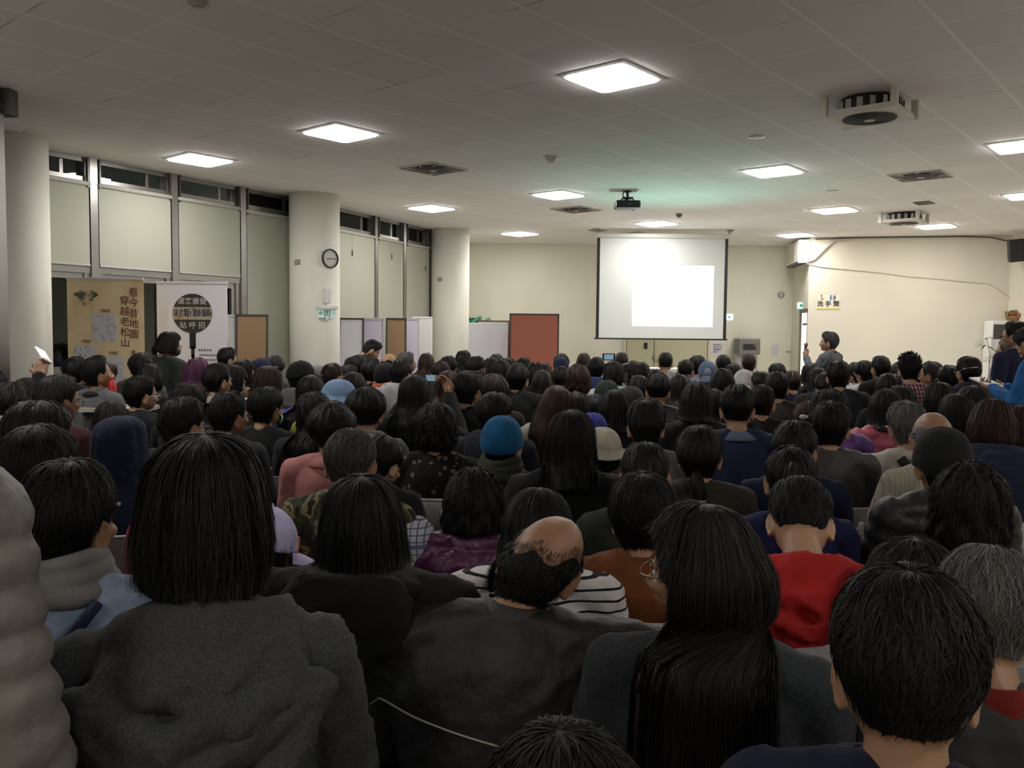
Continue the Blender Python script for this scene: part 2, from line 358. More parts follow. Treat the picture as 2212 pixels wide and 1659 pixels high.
# steel upright and dark box at the left edge of the view
pe = at(-46, 700, 6.9); struct('trim_steel', prism([(pe[0] - .35, 6.8), (pe[0] + .185, 6.8), (pe[0] + .185, 7.0), (pe[0] - .35, 7.0)], 0, CEIL_Z), STEEL)
pe = on_ceiling(20, 190); struct('trim_box', prism([(pe[0] - .7, pe[1]), (pe[0], pe[1]), (pe[0], pe[1] + .12), (pe[0] - .7, pe[1] + .12)], at(10, 246, pe[1])[2], CEIL_Z), mat('dark_soffit', (.045, .04, .038), .6))

# ---- ceiling lights
LAMPS = [((1322, 166), 'nearest and largest lit square ceiling panel, top centre'), ((736, 286), 'lit square ceiling panel above and left of the clock column'), ((432, 344), 'lit square ceiling panel nearest the left window blinds'),
 ((932, 449), 'lit ceiling panel above the farthest round column'), ((1206, 420), 'lit ceiling panel just left of the hanging projector'), ((1123, 504), 'smallest lit ceiling panel beside the far round column'),
 ((1419, 482), 'greenish lit ceiling panel right above the projection screen'), ((1670, 369), 'lit ceiling panel between the projector and the ceiling fans'), ((1803, 453), 'lit ceiling panel above the cream front wall, left of the boxed fan'),
 ((1719, 507), 'lit ceiling panel above the wall air conditioner'), ((2022, 488), 'lit ceiling panel beside the small far boxed fan'), ((2224, 421), 'lit ceiling panel cut by the right edge, above the loudspeaker'),
 ((2212, 313), 'larger lit ceiling panel cut by the right edge')]
DIFF = mat('lamp_diffuser', (.9, .9, .9), .5, emit=((1.0, .97, .93), LAMP_E)); RIMW = mat('lamp_rim', (.7, .7, .68), .5)
def rsq(r, h, z, m=5):
    P = []
    for q, (sx, sy) in enumerate(((1, 1), (-1, 1), (-1, -1), (1, -1))):
        for a in np.linspace(0, math.pi / 2, m): a2 = a + q * math.pi / 2; P.append((sx * (h - r) + math.cos(a2) * r, sy * (h - r) + math.sin(a2) * r, z))
    return np.array(P)
DIFF2 = mat('lamp_diffuser_dim', (.9, .9, .9), .5, emit=((1.0, .96, .91), LAMP_E * .85))
def lamp(pos, label, dm=None):
    t = thing('ceiling_light', label, 'ceiling light', (pos[0], pos[1], CEIL_Z), TH, 'square ceiling light panels')
    mk('diffuser', loft([rsq(.05, .256, -.024), rsq(.05, .262, -.018), rsq(.05, .262, -.002)]), dm or DIFF, t, False)
    a, b, c, d = rsq(.06, .272, -.002), rsq(.06, .272, -.014), rsq(.01, .300, -.006), rsq(.01, .300, 0); R = np.array([a, b, c, d]); mk('lamp_frame', (R.reshape(-1, 3), grid_faces(4, R.shape[1], True)), RIMW, t, False)
for (x, y), lb in LAMPS: lamp(on_ceiling(x, y), lb)
for x, y, lb in ((-2.4, 4.0, 'lit ceiling panel above the person in the lavender cap'), (2.6, .2, 'dimmer ceiling panel above the rearmost seats on the right'), (5.9, 3.3, 'dimmer ceiling panel above the curly brown bob'), (7.6, 6.0, 'lit ceiling panel near the right wall, above the last right rows'), (-4.3, 5.5, 'lit ceiling panel above the leftmost round column'), (-1.6, -1.4, 'dimmer ceiling panel at the middle of the rear wall'), (-6.0, .4, 'dimmer ceiling panel in the rear left corner'), (6.2, -1.2, 'dimmer ceiling panel in the rear right corner')): lamp((x, y), lb, DIFF if y > 3.5 else DIFF2)

# ---- circulation fans in the ceiling
def fan(px, boxed, label, size=.30):
    p = on_ceiling(*px); t = thing('ceiling_fan', label, 'ceiling fan', (p[0], p[1], CEIL_Z), TH, 'square circulation fans in the ceiling'); W = mat('fan_plastic', (.62, .60, .52), .5); Dk = mat('fan_dark', (.035, .033, .03), .7)
    h, dr = (.315, .155) if boxed else (.30, .012)
    zb = -dr
    if boxed:
        fr = [box((sx * .27, sy * .27, zb / 2), (.05, .05, dr)) for sx in (-1, 1) for sy in (-1, 1)] + [box((0, 0, zb + .012), (.56, .56, .022), None, .008)] + [box((sx * .262, 0, zb * .82), (.02, .5, .03)) for sx in (-1, 1)] + [box((0, sy * .262, zb * .82), (.5, .02, .03)) for sy in (-1, 1)]
        mk('housing', join(fr), W, t, False); mk('inner_drum', join([loft([ering((0, 0, z), .225, .225, 32) for z in (-.005, zb + .03)][::-1])]), Dk, t)
        for k in range(16):
            a = k * math.pi / 8; mk('louvre', box((math.cos(a) * .245, math.sin(a) * .245, zb * .5), (.006, .045, dr * .6), rotz(a + .5)), mat('fan_bright', (.5, .5, .48), .3, metal=.6), t, False)
    else:
        mk('housing', join([tube([(sx * .29, -.29, -.006), (sx * .29, .29, -.006)], .010, 6) for sx in (-1, 1)] + [tube([(-.29, sy * .29, -.006), (.29, sy * .29, -.006)], .010, 6) for sy in (-1, 1)] +
            [tube([(.20 * math.cos(a), .20 * math.sin(a), -.012), (.29 / max(abs(math.cos(a + .25)), abs(math.sin(a + .25))) * math.cos(a + .25), .29 / max(abs(math.cos(a + .25)), abs(math.sin(a + .25))) * math.sin(a + .25), -.010)], .008, 5) for a in np.arange(8) * math.pi / 4]), W, t)
        mk('backing', box((0, 0, -.004), (.57, .57, .004)), mat('fan_shade', (.20, .19, .185), .7), t, False)
    g = [tube([(r * math.cos(a), r * math.sin(a), zb - .004 - .012 * (1 - (r / .2) ** 2)) for a in np.linspace(0, 2 * math.pi, 33)[:-1]], .003, 4, closed=True) for r in np.linspace(.06, .205, 10)] + [tube([(.03 * math.cos(a), .03 * math.sin(a), zb - .016), (.205 * math.cos(a), .205 * math.sin(a), zb - .004)], .0025, 4) for a in np.arange(24) * math.pi / 12]
    mk('grille', join(g), mat('grille_grey', (.16, .15, .14), .5), t); mk('grille_backing', loft([ering((0, 0, z), .205, .205, 32) for z in (zb - .003, zb + .0)]), Dk if boxed else mat('fan_mesh', (.26, .25, .24), .7), t)
    mk('fan_hub', ell((0, 0, zb - .016), (.045, .045, .006)), W, t)
fan((1880, 214), True, 'large boxed ceiling fan with round grille, nearest one'); fan((1989, 379), False, 'flush ceiling fan between the two boxed fans'); fan((1953, 461), True, 'small far boxed ceiling fan above the cream wall')
fan((936, 364), False, 'flush ceiling fan above the two far columns'); fan((1245, 452), False, 'flush ceiling fan just left of the projector'); fan((1370, 505), False, 'farthest ceiling fan, right above the screen housing')

# ---- ceiling fittings
def disc(px, name, label, cat, r, h, m=WHITE, cone=.7, extra=None):
    p = on_ceiling(*px); t = thing(name, label, cat, (p[0], p[1], CEIL_Z)); mk('base', loft([ering((0, 0, z), a, a, 24) for z, a in ((-h * .45, r), (0, r))]), m, t)
    mk('sensor_head', loft([ering((0, 0, z), a, a, 24) for z, a in ((-h, r * cone * .7), (-h * .8, r * cone), (-h * .45, r * cone))]), m, t)
disc((1192, 339), 'smoke_detector', 'white smoke detector on the ceiling between two light panels', 'smoke detector', .07, .07)
disc((1467, 462), 'motion_sensor', 'small grey ceiling sensor right above the lit panel by the screen', 'sensor', .05, .06, mat('sensor_grey', (.2, .2, .19), .5))
disc((1634, 295), 'recessed_spotlight', 'unlit round ceiling spotlight left of the large boxed fan', 'spotlight', .085, .012)
disc((1798, 412), 'ceiling_speaker', 'flat round white ceiling disc above the fourth right light panel', 'speaker', .085, .012)
disc((428, 4), 'sprinkler', 'round ceiling fitting cut by the top edge of the picture', 'ceiling fitting', .06, .03, mat('fit_grey', (.35, .33, .31), .5))
for k, (px, lb) in enumerate((((1996, 438), 'small dark ceiling vent between the far ceiling fans'), ((1290, 497), 'small flat ceiling vent left above the screen'))):
    p = on_ceiling(*px); t = thing('ceiling_vent', lb, 'vent', (p[0], p[1], CEIL_Z), TH); mk('backing', box((0, 0, -.004), (.30, .22, .008)), DKG if k == 0 else mat('vent_tan', (.45, .42, .36), .6), t, False); mk('slats', join([box((0, y, -.011), (.29, .006, .008), rotx(.5)) for y in np.linspace(-.1, .1, 9)]), mat('vent_slat', (.30, .28, .25), .5), t, False)
# ================================================================ THINGS IN THE ROOM
def text(body, name, parent, loc, size, m, rot=(math.pi / 2, 0, 0), ext=.001, align='CENTER', bold=0, sp=1.0, mirror=False, **kw):
    c = D.curves.new(name, 'FONT'); c.body = body; c.size = size; c.extrude = ext; c.align_x = align; c.align_y = 'CENTER'; c.offset = bold; c.space_line = sp; c.resolution_u = 4
    o = D.objects.new(name, c); COL.objects.link(o); dg = C.evaluated_depsgraph_get(); me = D.meshes.new_from_object(o.evaluated_get(dg)); D.objects.remove(o); D.curves.remove(c)
    me.materials.clear(); me.materials.append(m); me.name = name; o = D.objects.new(name, me); COL.objects.link(o); o.parent = parent; o.location = loc; o.rotation_euler = rot; return o
INK = mat('ink_black', (.012, .011, .012), .6)
# ---- projection screen
YS = at(1432, 515, 1)[1] * 0 + 15.75
sl, sr = at(1295, 517, YS), at(1573, 517, YS); zb = at(1430, 731, YS)[2]; zt2 = at(1430, 515, YS)[2]; scx = (sl[0] + sr[0]) / 2 - .02; sw = sr[0] - sl[0] - .06
scr = thing('projection_screen', 'pull-down projection screen with black side borders and lit white rectangle', 'projection screen', (scx, YS, 0))
mk('screen_fabric', box((0, 0, (zb + zt2) / 2), (sw, .004, zt2 - zb)), mat('screen_white', (.64, .67, .65), .7), scr, False)
for s in (-1, 1): mk('border', box((s * (sw / 2 + .025) - (.0), -.003, (zb + zt2) / 2), (.055, .004, zt2 - zb)), BLACK, scr, False)
mk('bottom_bar', box((-.0, 0, zb - .012), (sw + .16, .03, .028), None, .006), BLACK, scr, False)
mk('screen_housing', box((0, .0, zt2 + .045), (sw + .20, .09, .085), None, .02), mat('housing_white', (.60, .61, .57), .45), scr, False)
for s, hh in ((-1, .12), (1, .16)): mk('bracket', join([box((s * (sw / 2 + .08), 0, (zt2 + CEIL_Z) / 2 + .05), (.04, .05, CEIL_Z - zt2 - .12)), box((s * (sw / 2 + .08), 0, CEIL_Z - .01), (.12, .1, .02)), tube([(s * (sw / 2 + .05), -.03, zt2 + .1), (s * (sw / 2 + .13), -.03, zt2 + .16)], .015, 8)]), mat('bracket_grey', (.35, .34, .30), .5), scr, False)
# ---- projector
pp = on_ceiling(1355, 413); PJ = at(1355, 443, pp[1])
pr = thing('projector', 'black projector hanging from the ceiling on a short pole', 'projector', (PJ[0], PJ[1], 0))
mk('projector_body', box((0, 0, PJ[2]), (.33, .25, .10), None, .02), BLACK, pr, False)
mk('mount_pole', tube([(0, 0, PJ[2] + .05), (0, 0, CEIL_Z)], .018, 10), DKG, pr); mk('mount_plate', join([box((0, 0, PJ[2] + .09), (.14, .12, .02)), loft([ering((0, 0, z), .05, .05, 20) for z in (CEIL_Z - .015, CEIL_Z)])] + [tube([(sx * .06, 0, PJ[2] + .09), (sx * .11, .0, PJ[2] + .05)], .008, 6) for sx in (-1, 1)]), DKG, pr)
mk('power_cable', tube([(-.02, -.05, PJ[2] + .05), (-.07, -.06, PJ[2] + .12), (-.05, -.03, PJ[2] + .20), (-.01, 0, CEIL_Z - .02)], .008, 6), BLACK, pr)
mk('lens', join([loft([(R_ @ rotx(math.pi / 2).T + np.array([.10, .125, PJ[2] - .02])) for R_ in [ering((0, 0, z), a, a, 20) for z, a in ((-.03, .035), (0.0, .035))]])]), mat('lens_glass', (.3, .3, .3), .1), pr)
mk('logo_strip', box((.02, -.127, PJ[2] + .0), (.05, .002, .008)), mat('grey_print', (.12, .12, .12), .5), pr, False)
# the projected picture: a real spot lamp in the lens with a rectangular picture
pc = (at(1366, 574, YS) + at(1541, 574, YS) + at(1538, 706, YS) + at(1366, 704, YS)) / 4; lp = np.array([PJ[0] + .10, PJ[1] + .16, PJ[2] - .02])
sp_ = D.lights.new('projector_beam', 'SPOT'); so = D.objects.new('projector_beam', sp_); COL.objects.link(so); so.parent = pr; so.location = lp - np.array([PJ[0], PJ[1], 0])
dv = Vector(pc - lp); so.rotation_euler = dv.to_track_quat('-Z', 'Y').to_euler(); sp_.energy = BEAM_W; sp_.spot_size = math.radians(34); sp_.spot_blend = 0; sp_.shadow_soft_size = .0005; sp_.color = (.93, 1, 1)
Rl = np.array(dv.to_track_quat('-Z', 'Y').to_matrix()); loc_ = [(at(x, y, YS) - lp) @ Rl for x, y in ((1366, 574), (1543, 574), (1539, 707), (1365, 704))]; uv = [(q[0] / -q[2], q[1] / -q[2]) for q in loc_]
sp_.use_nodes = True; nt = sp_.node_tree; em = [n for n in nt.nodes if n.type == 'EMISSION'][0]; tc = nd(nt, 'ShaderNodeTexCoord'); sx = nd(nt, 'ShaderNodeSeparateXYZ'); nt.links.new(tc.outputs['Normal'], sx.inputs[0])
def lm(op, a, b_=None):
    n = nd(nt, 'ShaderNodeMath', operation=op)
    for i, v in enumerate((a, b_)):
        if v is None: continue
        if isinstance(v, (int, float)): n.inputs[i].default_value = v
        else: nt.links.new(v, n.inputs[i])
    return n.outputs[0]
nz_ = lm('ABSOLUTE', sx.outputs[2]); uu, vv = lm('DIVIDE', sx.outputs[0], nz_), lm('DIVIDE', sx.outputs[1], nz_)
k_ = None
for i_ in range(4):                                  # inside test against the four edges of the picture
    (xa, ya), (xb, yb_) = uv[i_], uv[(i_ + 1) % 4]; A_, B_, C_ = (yb_ - ya), -(xb - xa), -((yb_ - ya) * xa - (xb - xa) * ya)
    mx_, my_ = np.mean([q[0] for q in uv]), np.mean([q[1] for q in uv])
    if A_ * mx_ + B_ * my_ + C_ < 0: A_, B_, C_ = -A_, -B_, -C_
    e_ = lm('GREATER_THAN', lm('ADD', lm('ADD', lm('MULTIPLY', uu, float(A_)), lm('MULTIPLY', vv, float(B_))), float(C_)), 0.0); k_ = e_ if k_ is None else lm('MULTIPLY', k_, e_)
nt.links.new(lm('ADD', lm('MULTIPLY', k_, 1.0), .003), em.inputs['Strength'])
# ---- things on the round columns
def on_col(Cc, px, py):
    d = ray(px, py); a = d[0] ** 2 + d[1] ** 2; b = -2 * (d[0] * Cc[0] + d[1] * Cc[1]); c = Cc[0] ** 2 + Cc[1] ** 2 - Cc[2] ** 2; disc_ = max(0, b * b - 4 * a * c); t = (-b - math.sqrt(disc_)) / 2 / a
    p = np.array([d[0] * t, d[1] * t, d[2] * t + CAM_Z]); n = np.array([p[0] - Cc[0], p[1] - Cc[1], 0]); n /= np.linalg.norm(n); return p, math.atan2(n[0], -n[1])
def clock(loc, rz, r, label, rim, name='wall_clock'):
    t = thing(name, label, 'clock', loc, rz)
    ring = lambda rr, y: np.stack([rr * np.cos(a), np.full(40, y), rr * np.sin(a)], 1)
    a = np.linspace(0, 2 * math.pi, 40, endpoint=False)
    mk('clock_rim', (np.array([ring(r, 0), ring(r * 1.02, -.02), ring(r, -.035), ring(r * .90, -.033), ring(r * .87, -.018)]).reshape(-1, 3), grid_faces(5, 40, True)), rim, t)
    mk('clock_face', loft([ring(r * .9, -.004), ring(r * .9, -.016)]), mat('clock_face_white', (.62, .62, .6), .4), t, False)
    mk('hour_marks', join([box((math.sin(k * math.pi / 6) * r * .76, -.018, math.cos(k * math.pi / 6) * r * .76), (.006, .002, r * .12), roty(k * math.pi / 6)) for k in range(12)]), INK, t, False)
    for L, an, wd in ((.45, math.radians(258), .010), (.66, math.radians(92), .007)): mk('clock_hand', box((math.sin(an) * r * L * .5, -.021, math.cos(an) * r * L * .5), (wd, .002, r * L), roty(an)), INK, t, False)
p, a = on_col(C2, 724, 560); a = math.radians(48); p = np.array([C2[0] + math.sin(a) * C2[2], C2[1] - math.cos(a) * C2[2], p[2]]); clock(p, a, .132, 'round black-rimmed clock on the middle round column', BLACK)
for cc, px, py, lb in ((C2, 643, 566, 'small flat grey plate on the clock column'), (C3, 951, 603, 'small flat grey plate on the farthest round column')):
    p, a = on_col(cc, px, py); o = mk('wall_plate', join([box((0, -.008, 0), (.10, .016, .07), None, .006)]), mat('plate_grey', (.36, .34, .29), .5), None, False); o.location = p; o.rotation_euler = (0, 0, a); tag(o, lb, 'wall plate')
p, a = on_col(C2, 721, 640); a = math.radians(38); bx = lambda z: np.array([C2[0] + math.sin(a) * C2[2], C2[1] - math.cos(a) * C2[2], z])
t = thing('emergency_light', 'white vertical emergency light box above the exit sign', 'emergency light', bx(p[2]), a); mk('lamp_case', box((0, -.035, 0), (.10, .07, .21), None, .012), WHITE, t, False); mk('lamp_head', ell((0, -.05, -.135), (.03, .03, .025)), WHITE, t); mk('bracket', box((0, -.02, -.16), (.06, .04, .02)), WHITE, t, False)
p, _ = on_col(C2, 721, 675); t = thing('exit_sign', 'white and green exit sign with arrow and running figure on the column', 'exit sign', bx(p[2]), a)
EG = mat('exit_green', (.02, .22, .12), .5); EF = mat('exit_face', (.62, .74, .70), .5, emit=((.7, .95, .9), .12))
mk('sign_case', join([box((0, -.045, .065), (.30, .09, .045), None, .008), box((0, -.02, -.09), (.04, .03, .03))]), WHITE, t, False); mk('sign_face', box((0, -.03, -.015), (.28, .025, .125)), EF, t, False)
mk('arrow', join([box((-.09, -.044, -.015), (.06, .002, .010)), box((-.108, -.044, -.003), (.032, .002, .010), roty(-.8)), box((-.108, -.044, -.027), (.032, .002, .010), roty(.8))]), EG, t, False)
mk('running_figure', join([box((-.035, -.044, -.015), (.012, .002, .105)), box((.037, -.044, -.015), (.012, .002, .105)), ell((.0, -.044, .022), (.010, .002, .010)), box((0, -.044, -.005), (.012, .002, .045), roty(.3)), box((.012, -.044, -.040), (.008, .002, .045), roty(-.5)), box((-.012, -.044, -.042), (.008, .002, .04), roty(.6)), box((-.010, -.044, .0), (.03, .002, .007), roty(.5)), box((.014, -.044, .004), (.025, .002, .007), roty(-.3))]), EG, t, False)
mk('small_print', box((.095, -.044, -.015), (.04, .002, .01)), mat('faded_blue', (.25, .45, .5), .6), t, False)
mk('sign_cable', tube([(.02, -.01, -.08), (.03, -.012, -.3), (.02, -.01, -.6), (.02, -.01, -1.1)], .004, 5), WHITE, t)

# ---- roll-up banners
def banner(px0, px1, ytop, Y, label, m, rz):
    a, b = at(px0, ytop, Y), at(px1, ytop + 4, Y); wd = b[0] - a[0]; t = thing('rollup_banner', label, 'banner', ((a[0] + b[0]) / 2, Y, 0), rz); z1 = a[2]
    mk('banner_sheet', box((0, 0, (z1 + .08) / 2), (wd, .004, z1 - .08)), m, t, False); mk('top_rail', box((0, 0, z1 + .008), (wd + .01, .02, .024), None, .004), mat('rail_white', (.72, .72, .72), .35), t, False)
    mk('banner_base', box((0, 0, .045), (wd + .06, .20, .09), None, .02), mat('alu', (.5, .5, .5), .35, metal=.8), t, False); mk('support_pole', tube([(0, .02, .08), (0, .02, z1)], .008, 6), DKG, t); return t, wd, z1, a, b
def sepia(nt, b):
    tc = nd(nt, 'ShaderNodeTexCoord'); n = nd(nt, 'ShaderNodeTexNoise'); n.inputs['Scale'].default_value = 2.2; n.inputs['Detail'].default_value = 7; nt.links.new(tc.outputs['Object'], n.inputs['Vector'])
    r = ramp(nt, [(.30, (.74, .52, .28)), (.5, (.90, .72, .44)), (.72, (.93, .80, .54))], n.outputs['Fac']); nt.links.new(r.outputs[0], b.inputs['Base Color'])
YB1 = 8.7
t, wd, z1, a, b = banner(144, 310, 603, YB1, 'sepia roll-up banner with old maps and vertical red Chinese title', mat('sepia_print', (.6, .45, .22), .55, build=sepia), 0)
RED = mat('ink_red', (.16, .03, .02), .6); BRN = mat('ink_brown', (.10, .07, .04), .6)
bp = lambda x, y, Yv, o: (at(x, y, Yv)[0] - o[0], -.004, at(x, y, Yv)[2])
o_ = t.location
text('看\n今\n昔\n地\n圖', 'title', t, bp(289, 678, YB1, o_), .100, RED, bold=.0003, sp=1.06); text('穿\n越\n老\n松\n山', 'title', t, bp(270, 696, YB1, o_), .100, RED, bold=.0003, sp=1.06)
for s_, x, y in (('1904', 227, 672), ('1905', 186, 738), ('1945', 245, 763)): text(s_, 'year', t, bp(x, y, YB1, o_), .050, BRN)
text('還', 'title', t, bp(288, 762, YB1, o_), .05, RED)
def mapmat(name, sc_, dk):
    def bld(nt, b):
        tc = nd(nt, 'ShaderNodeTexCoord'); n = nd(nt, 'ShaderNodeTexNoise'); n.inputs['Scale'].default_value = sc_; n.inputs['Detail'].default_value = 5; n.inputs['Distortion'].default_value = 1.5; nt.links.new(tc.outputs['Object'], n.inputs['Vector'])
        r = ramp(nt, [(0, (.72, .71, .74)), (.47, (.72, .71, .74)), (.495, dk), (.52, (.72, .71, .74))], n.outputs['Fac']); nt.links.new(r.outputs[0], b.inputs['Base Color'])
    return mat(name, (.5, .5, .5), .6, build=bld)
for (x0, y0, x1, y1), nm, sc_, dk in (((200, 679, 252, 737), 'pale', 5, (.38, .37, .46)), ((160, 746, 211, 800), 'dark', 9, (.10, .10, .22)), ((219, 770, 270, 830), 'grey', 4, (.30, .33, .36))):
    p0, p1 = bp(x0, y0, YB1, o_), bp(x1, y1, YB1, o_); mk('printed_map', box(((p0[0] + p1[0]) / 2, -.003, (p0[2] + p1[2]) / 2), (p1[0] - p0[0], .003, p0[2] - p1[2])), mapmat('map_' + nm, sc_, dk), t, False)
def smudge(nt, b):
    tc = nd(nt, 'ShaderNodeTexCoord'); n = nd(nt, 'ShaderNodeTexNoise'); n.inputs['Scale'].default_value = 14; n.inputs['Detail'].default_value = 6; nt.links.new(tc.outputs['Object'], n.inputs['Vector'])
    r = ramp(nt, [(.42, (.12, .11, .09)), (.62, (.76, .60, .34))], n.outputs['Fac']); nt.links.new(r.outputs[0], b.inputs['Base Color'])
p0 = bp(186, 641, YB1, o_); rs = np.random.RandomState(4); th_ = np.linspace(0, 6.283, 30, endpoint=False); rr = .085 * (1 + .25 * np.sin(th_ * 3) + .12 * np.sin(th_ * 7))
mk('faded_drawing', loft([np.stack([p0[0] + rr * 1.2 * np.cos(th_), np.full(30, y), p0[2] + rr * .8 * np.sin(th_)], 1) for y in (-.0025, -.0035)]), mat('drawing_print', (.3, .25, .2), .6, build=smudge), t, False)
YB2 = 9.15
t, wd, z1, a, b = banner(338, 491, 612, YB2, 'white roll-up banner showing an old round bus stop plate', mat('banner_white', (.88, .85, .90), .5), 0)
o_ = t.location; cc = bp(416, 677, YB2, o_); R0 = (at(459, 677, YB2)[0] - at(374, 677, YB2)[0]) / 2
th_ = np.linspace(0, 6.283, 48, endpoint=False)
mk('bus_stop_plate', loft([np.stack([cc[0] + R0 * np.cos(th_), np.full(48, y), cc[2] + R0 * np.sin(th_)], 1) for y in (-.002, -.005)]), mat('plate_olive', (.035, .036, .028), .6), t, False)
def rust(nt, b):
    tc = nd(nt, 'ShaderNodeTexCoord'); n = nd(nt, 'ShaderNodeTexNoise'); n.inputs['Scale'].default_value = 16; n.inputs['Detail'].default_value = 6; nt.links.new(tc.outputs['Object'], n.inputs['Vector'])
    r = ramp(nt, [(.40, (.42, .40, .34)), (.55, (.55, .52, .44)), (.62, (.40, .20, .05)), (.70, (.12, .05, .02))], n.outputs['Fac']); nt.links.new(r.outputs[0], b.inputs['Base Color'])
mk('plate_band', box((cc[0], -.0055, cc[2] + .0), (R0 * 1.92, .003, R0 * .60)), mat('rust_band', (.5, .45, .35), .6, build=rust), t, False)
mk('band_edge', join([box((cc[0], -.0065, cc[2] + s * R0 * .31), (R0 * 1.88, .002, .008)) for s in (-1, 1)]), mat('band_orange', (.42, .22, .06), .6), t, False)
WI = mat('ink_cream', (.62, .60, .52), .6); BI = mat('ink_navy', (.02, .02, .05), .6)
text('運客康健', 'plate_lettering', t, (cc[0], -.008, cc[2] + R0 * .60), .078, WI, bold=.0004); text('村新聯歸', 'plate_lettering', t, (cc[0], -.009, cc[2] + .0), .098, BI, bold=.0003); text('站 呼 招', 'plate_lettering', t, (cc[0], -.008, cc[2] - R0 * .62), .078, WI, bold=.0004)
mk('printed_pole', join([box((cc[0], -.004, cc[2] - R0 - .08), (.065, .003, .17)), box((cc[0], -.004, cc[2] - R0 - .20), (.035, .003, .12)), box((cc[0], -.004, cc[2] - R0 - .60), (.022, .003, .75))]), INK, t, False)
mk('printed_emblem', join([box((cc[0] - .01, -.005, cc[2] - R0 - .33), (.09, .003, .085), roty(.2))]), mat('emblem_dark', (.03, .028, .025), .6), t, False)
rs = np.random.RandomState(3); bl = []
for k in range(9):
    z = cc[2] - R0 - .18 - k * .052; x = cc[0] + .13
    n_ = 5 if k < 1 else 7 + rs.randint(3)
    for j in range(n_): bl.append(box((x + (j - 2) * (.026 if k else .03) , -.004, z), (.017, .002, .022 if k == 0 else .016)))
mk('small_print', join(bl), mat('print_grey', (.16, .14, .15), .6), t, False)

# ---- display boards
def board(px0, px1, ytop, Y, label, m, lean, rz, edge, name='display_board', thick=.035, feet=False, slopes=None):
    a, b = at(px0, ytop, Y), at(px1, ytop, Y); wd = abs(b[0] - a[0]) / max(.3, math.cos(rz)); h = a[2]; cx_ = (a[0] + b[0]) / 2
    t = thing(name, label, 'board', (cx_, Y, 0), rz); L = h / math.cos(lean); R = rotx(-lean)          # leans backwards, top edge at Y
    off = np.array([0, -math.tan(lean) * h, 0])
    put = lambda VT: (VT[0] @ R.T + off, VT[1])
    mk('panel', put(box((0, 0, L / 2), (wd - .03, thick * .5, L - .03))), m, t, False)
    fr = [box((s * (wd / 2 - .012), 0, L / 2), (.026, thick, L)) for s in (-1, 1)] + [box((0, 0, L - .012), (wd, thick, .026))]
    mk('board_frame', put(join(fr)), edge, t, False)
    if feet: mk('foot_bar', join([box((s * wd / 2 * .95, 0, .03), (.05, .5, .05)) for s in (-1, 1)]), edge, t, False)
WBD = mat('board_white', (.62, .61, .68), .5); CORK = mat('cork_board', (.24, .15, .075), .8, bump=(200, .001)); LIL = mat('board_lilac', (.50, .46, .56), .6); ALU = mat('board_alu', (.42, .42, .40), .45, metal=.4); DKF = mat('board_black_edge', (.03, .026, .022), .5)
board(492, 512, 680, 11.2, 'narrow grey board edge leaning left of the brown board', ALU, .10, .9, ALU); board(511, 578, 679, 11.25, 'brown cork board leaning between the white banner and the clock column', CORK, .10, .15, DKF)
board(733, 786, 687, 13.3, 'white board with black edge leaning right beside the clock column', WBD, .13, .1, DKF); board(780, 830, 687, 13.55, 'pale lilac board leaning behind the bending person', LIL, .12, .1, ALU); board(834, 878, 687, 13.9, 'brown board leaning between two lilac boards', CORK, .13, .1, DKF)
board(874, 906, 688, 14.2, 'pale lilac board leaning left of the farthest column', LIL, .15, .1, ALU); board(890, 934, 684, 14.7, 'white board partly hidden behind the farthest column', mat('board_plain', (.66, .66, .64), .5), .05, .1, WHITE)
board(1013, 1097, 697, 16.3, 'white rounded whiteboard between far column and red board', WBD, .03, 0, WHITE); board(1030, 1101, 692, 16.6, 'white board with brown edge standing behind the rounded whiteboard', WBD, .03, 0, mat('brown_edge', (.16, .08, .03), .6))
board(1101, 1208, 677, 16.0, 'red-brown pin board with black frame at the back wall', mat('red_pinboard', (.27, .085, .055), .85, bump=(260, .001)), 0, 0, DKF, feet=True)
pg = at(1024, 683, 17.3); rs = np.random.RandomState(8); gp = []
for k in range(26): gp.append(tube([(rs.uniform(-.30, .30), rs.uniform(-.05, .05), pg[2] - rs.uniform(0, .25)), (rs.uniform(-.30, .34), rs.uniform(-.08, .08), pg[2] - rs.uniform(0, .3)), (rs.uniform(-.30, .30), rs.uniform(-.05, .05), pg[2] - .5)], .022, 6))
gp.append(box((-.05, .0, pg[2] / 2 - .1), (.5, .10, pg[2] - .2))); o = mk('plastic_netting', join(gp), mat('green_plastic', (.02, .22, .13), .5), None); o.location = (pg[0] + .05, 17.3, 0); tag(o, 'bundle of green plastic netting beside the farthest column', 'netting')

# ---- back wall: double door, papers, drinking fountain
dl, dr_ = at(1352, 760, YB), at(1528, 760, YB); dm = at(1412, 760, YB)[0]; DG = mat('door_green', (.50, .48, .33), .55)
dd = thing('door_1', None, None, (0, YB, 0)); dd['kind'] = 'structure'
mk('door_panel', join([box(((dl[0] + dm) / 2 - .0, -.02, 1.03), (dm - dl[0] - .03, .04, 2.04))]), DG, dd, False); mk('door_panel', join([box(((dm + dr_[0]) / 2, -.02, 1.03), (dr_[0] - dm - .03, .04, 2.04))]), DG, dd, False)
mk('door_frame', join([box((dl[0] - .03, -.02, 1.05), (.06, .06, 2.1)), box((dr_[0] + .03, -.02, 1.05), (.06, .06, 2.1)), box(((dl[0] + dr_[0]) / 2, -.02, 2.1), (dr_[0] - dl[0] + .12, .06, .06))]), mat('door_trim', (.56, .54, .42), .5), dd, False)
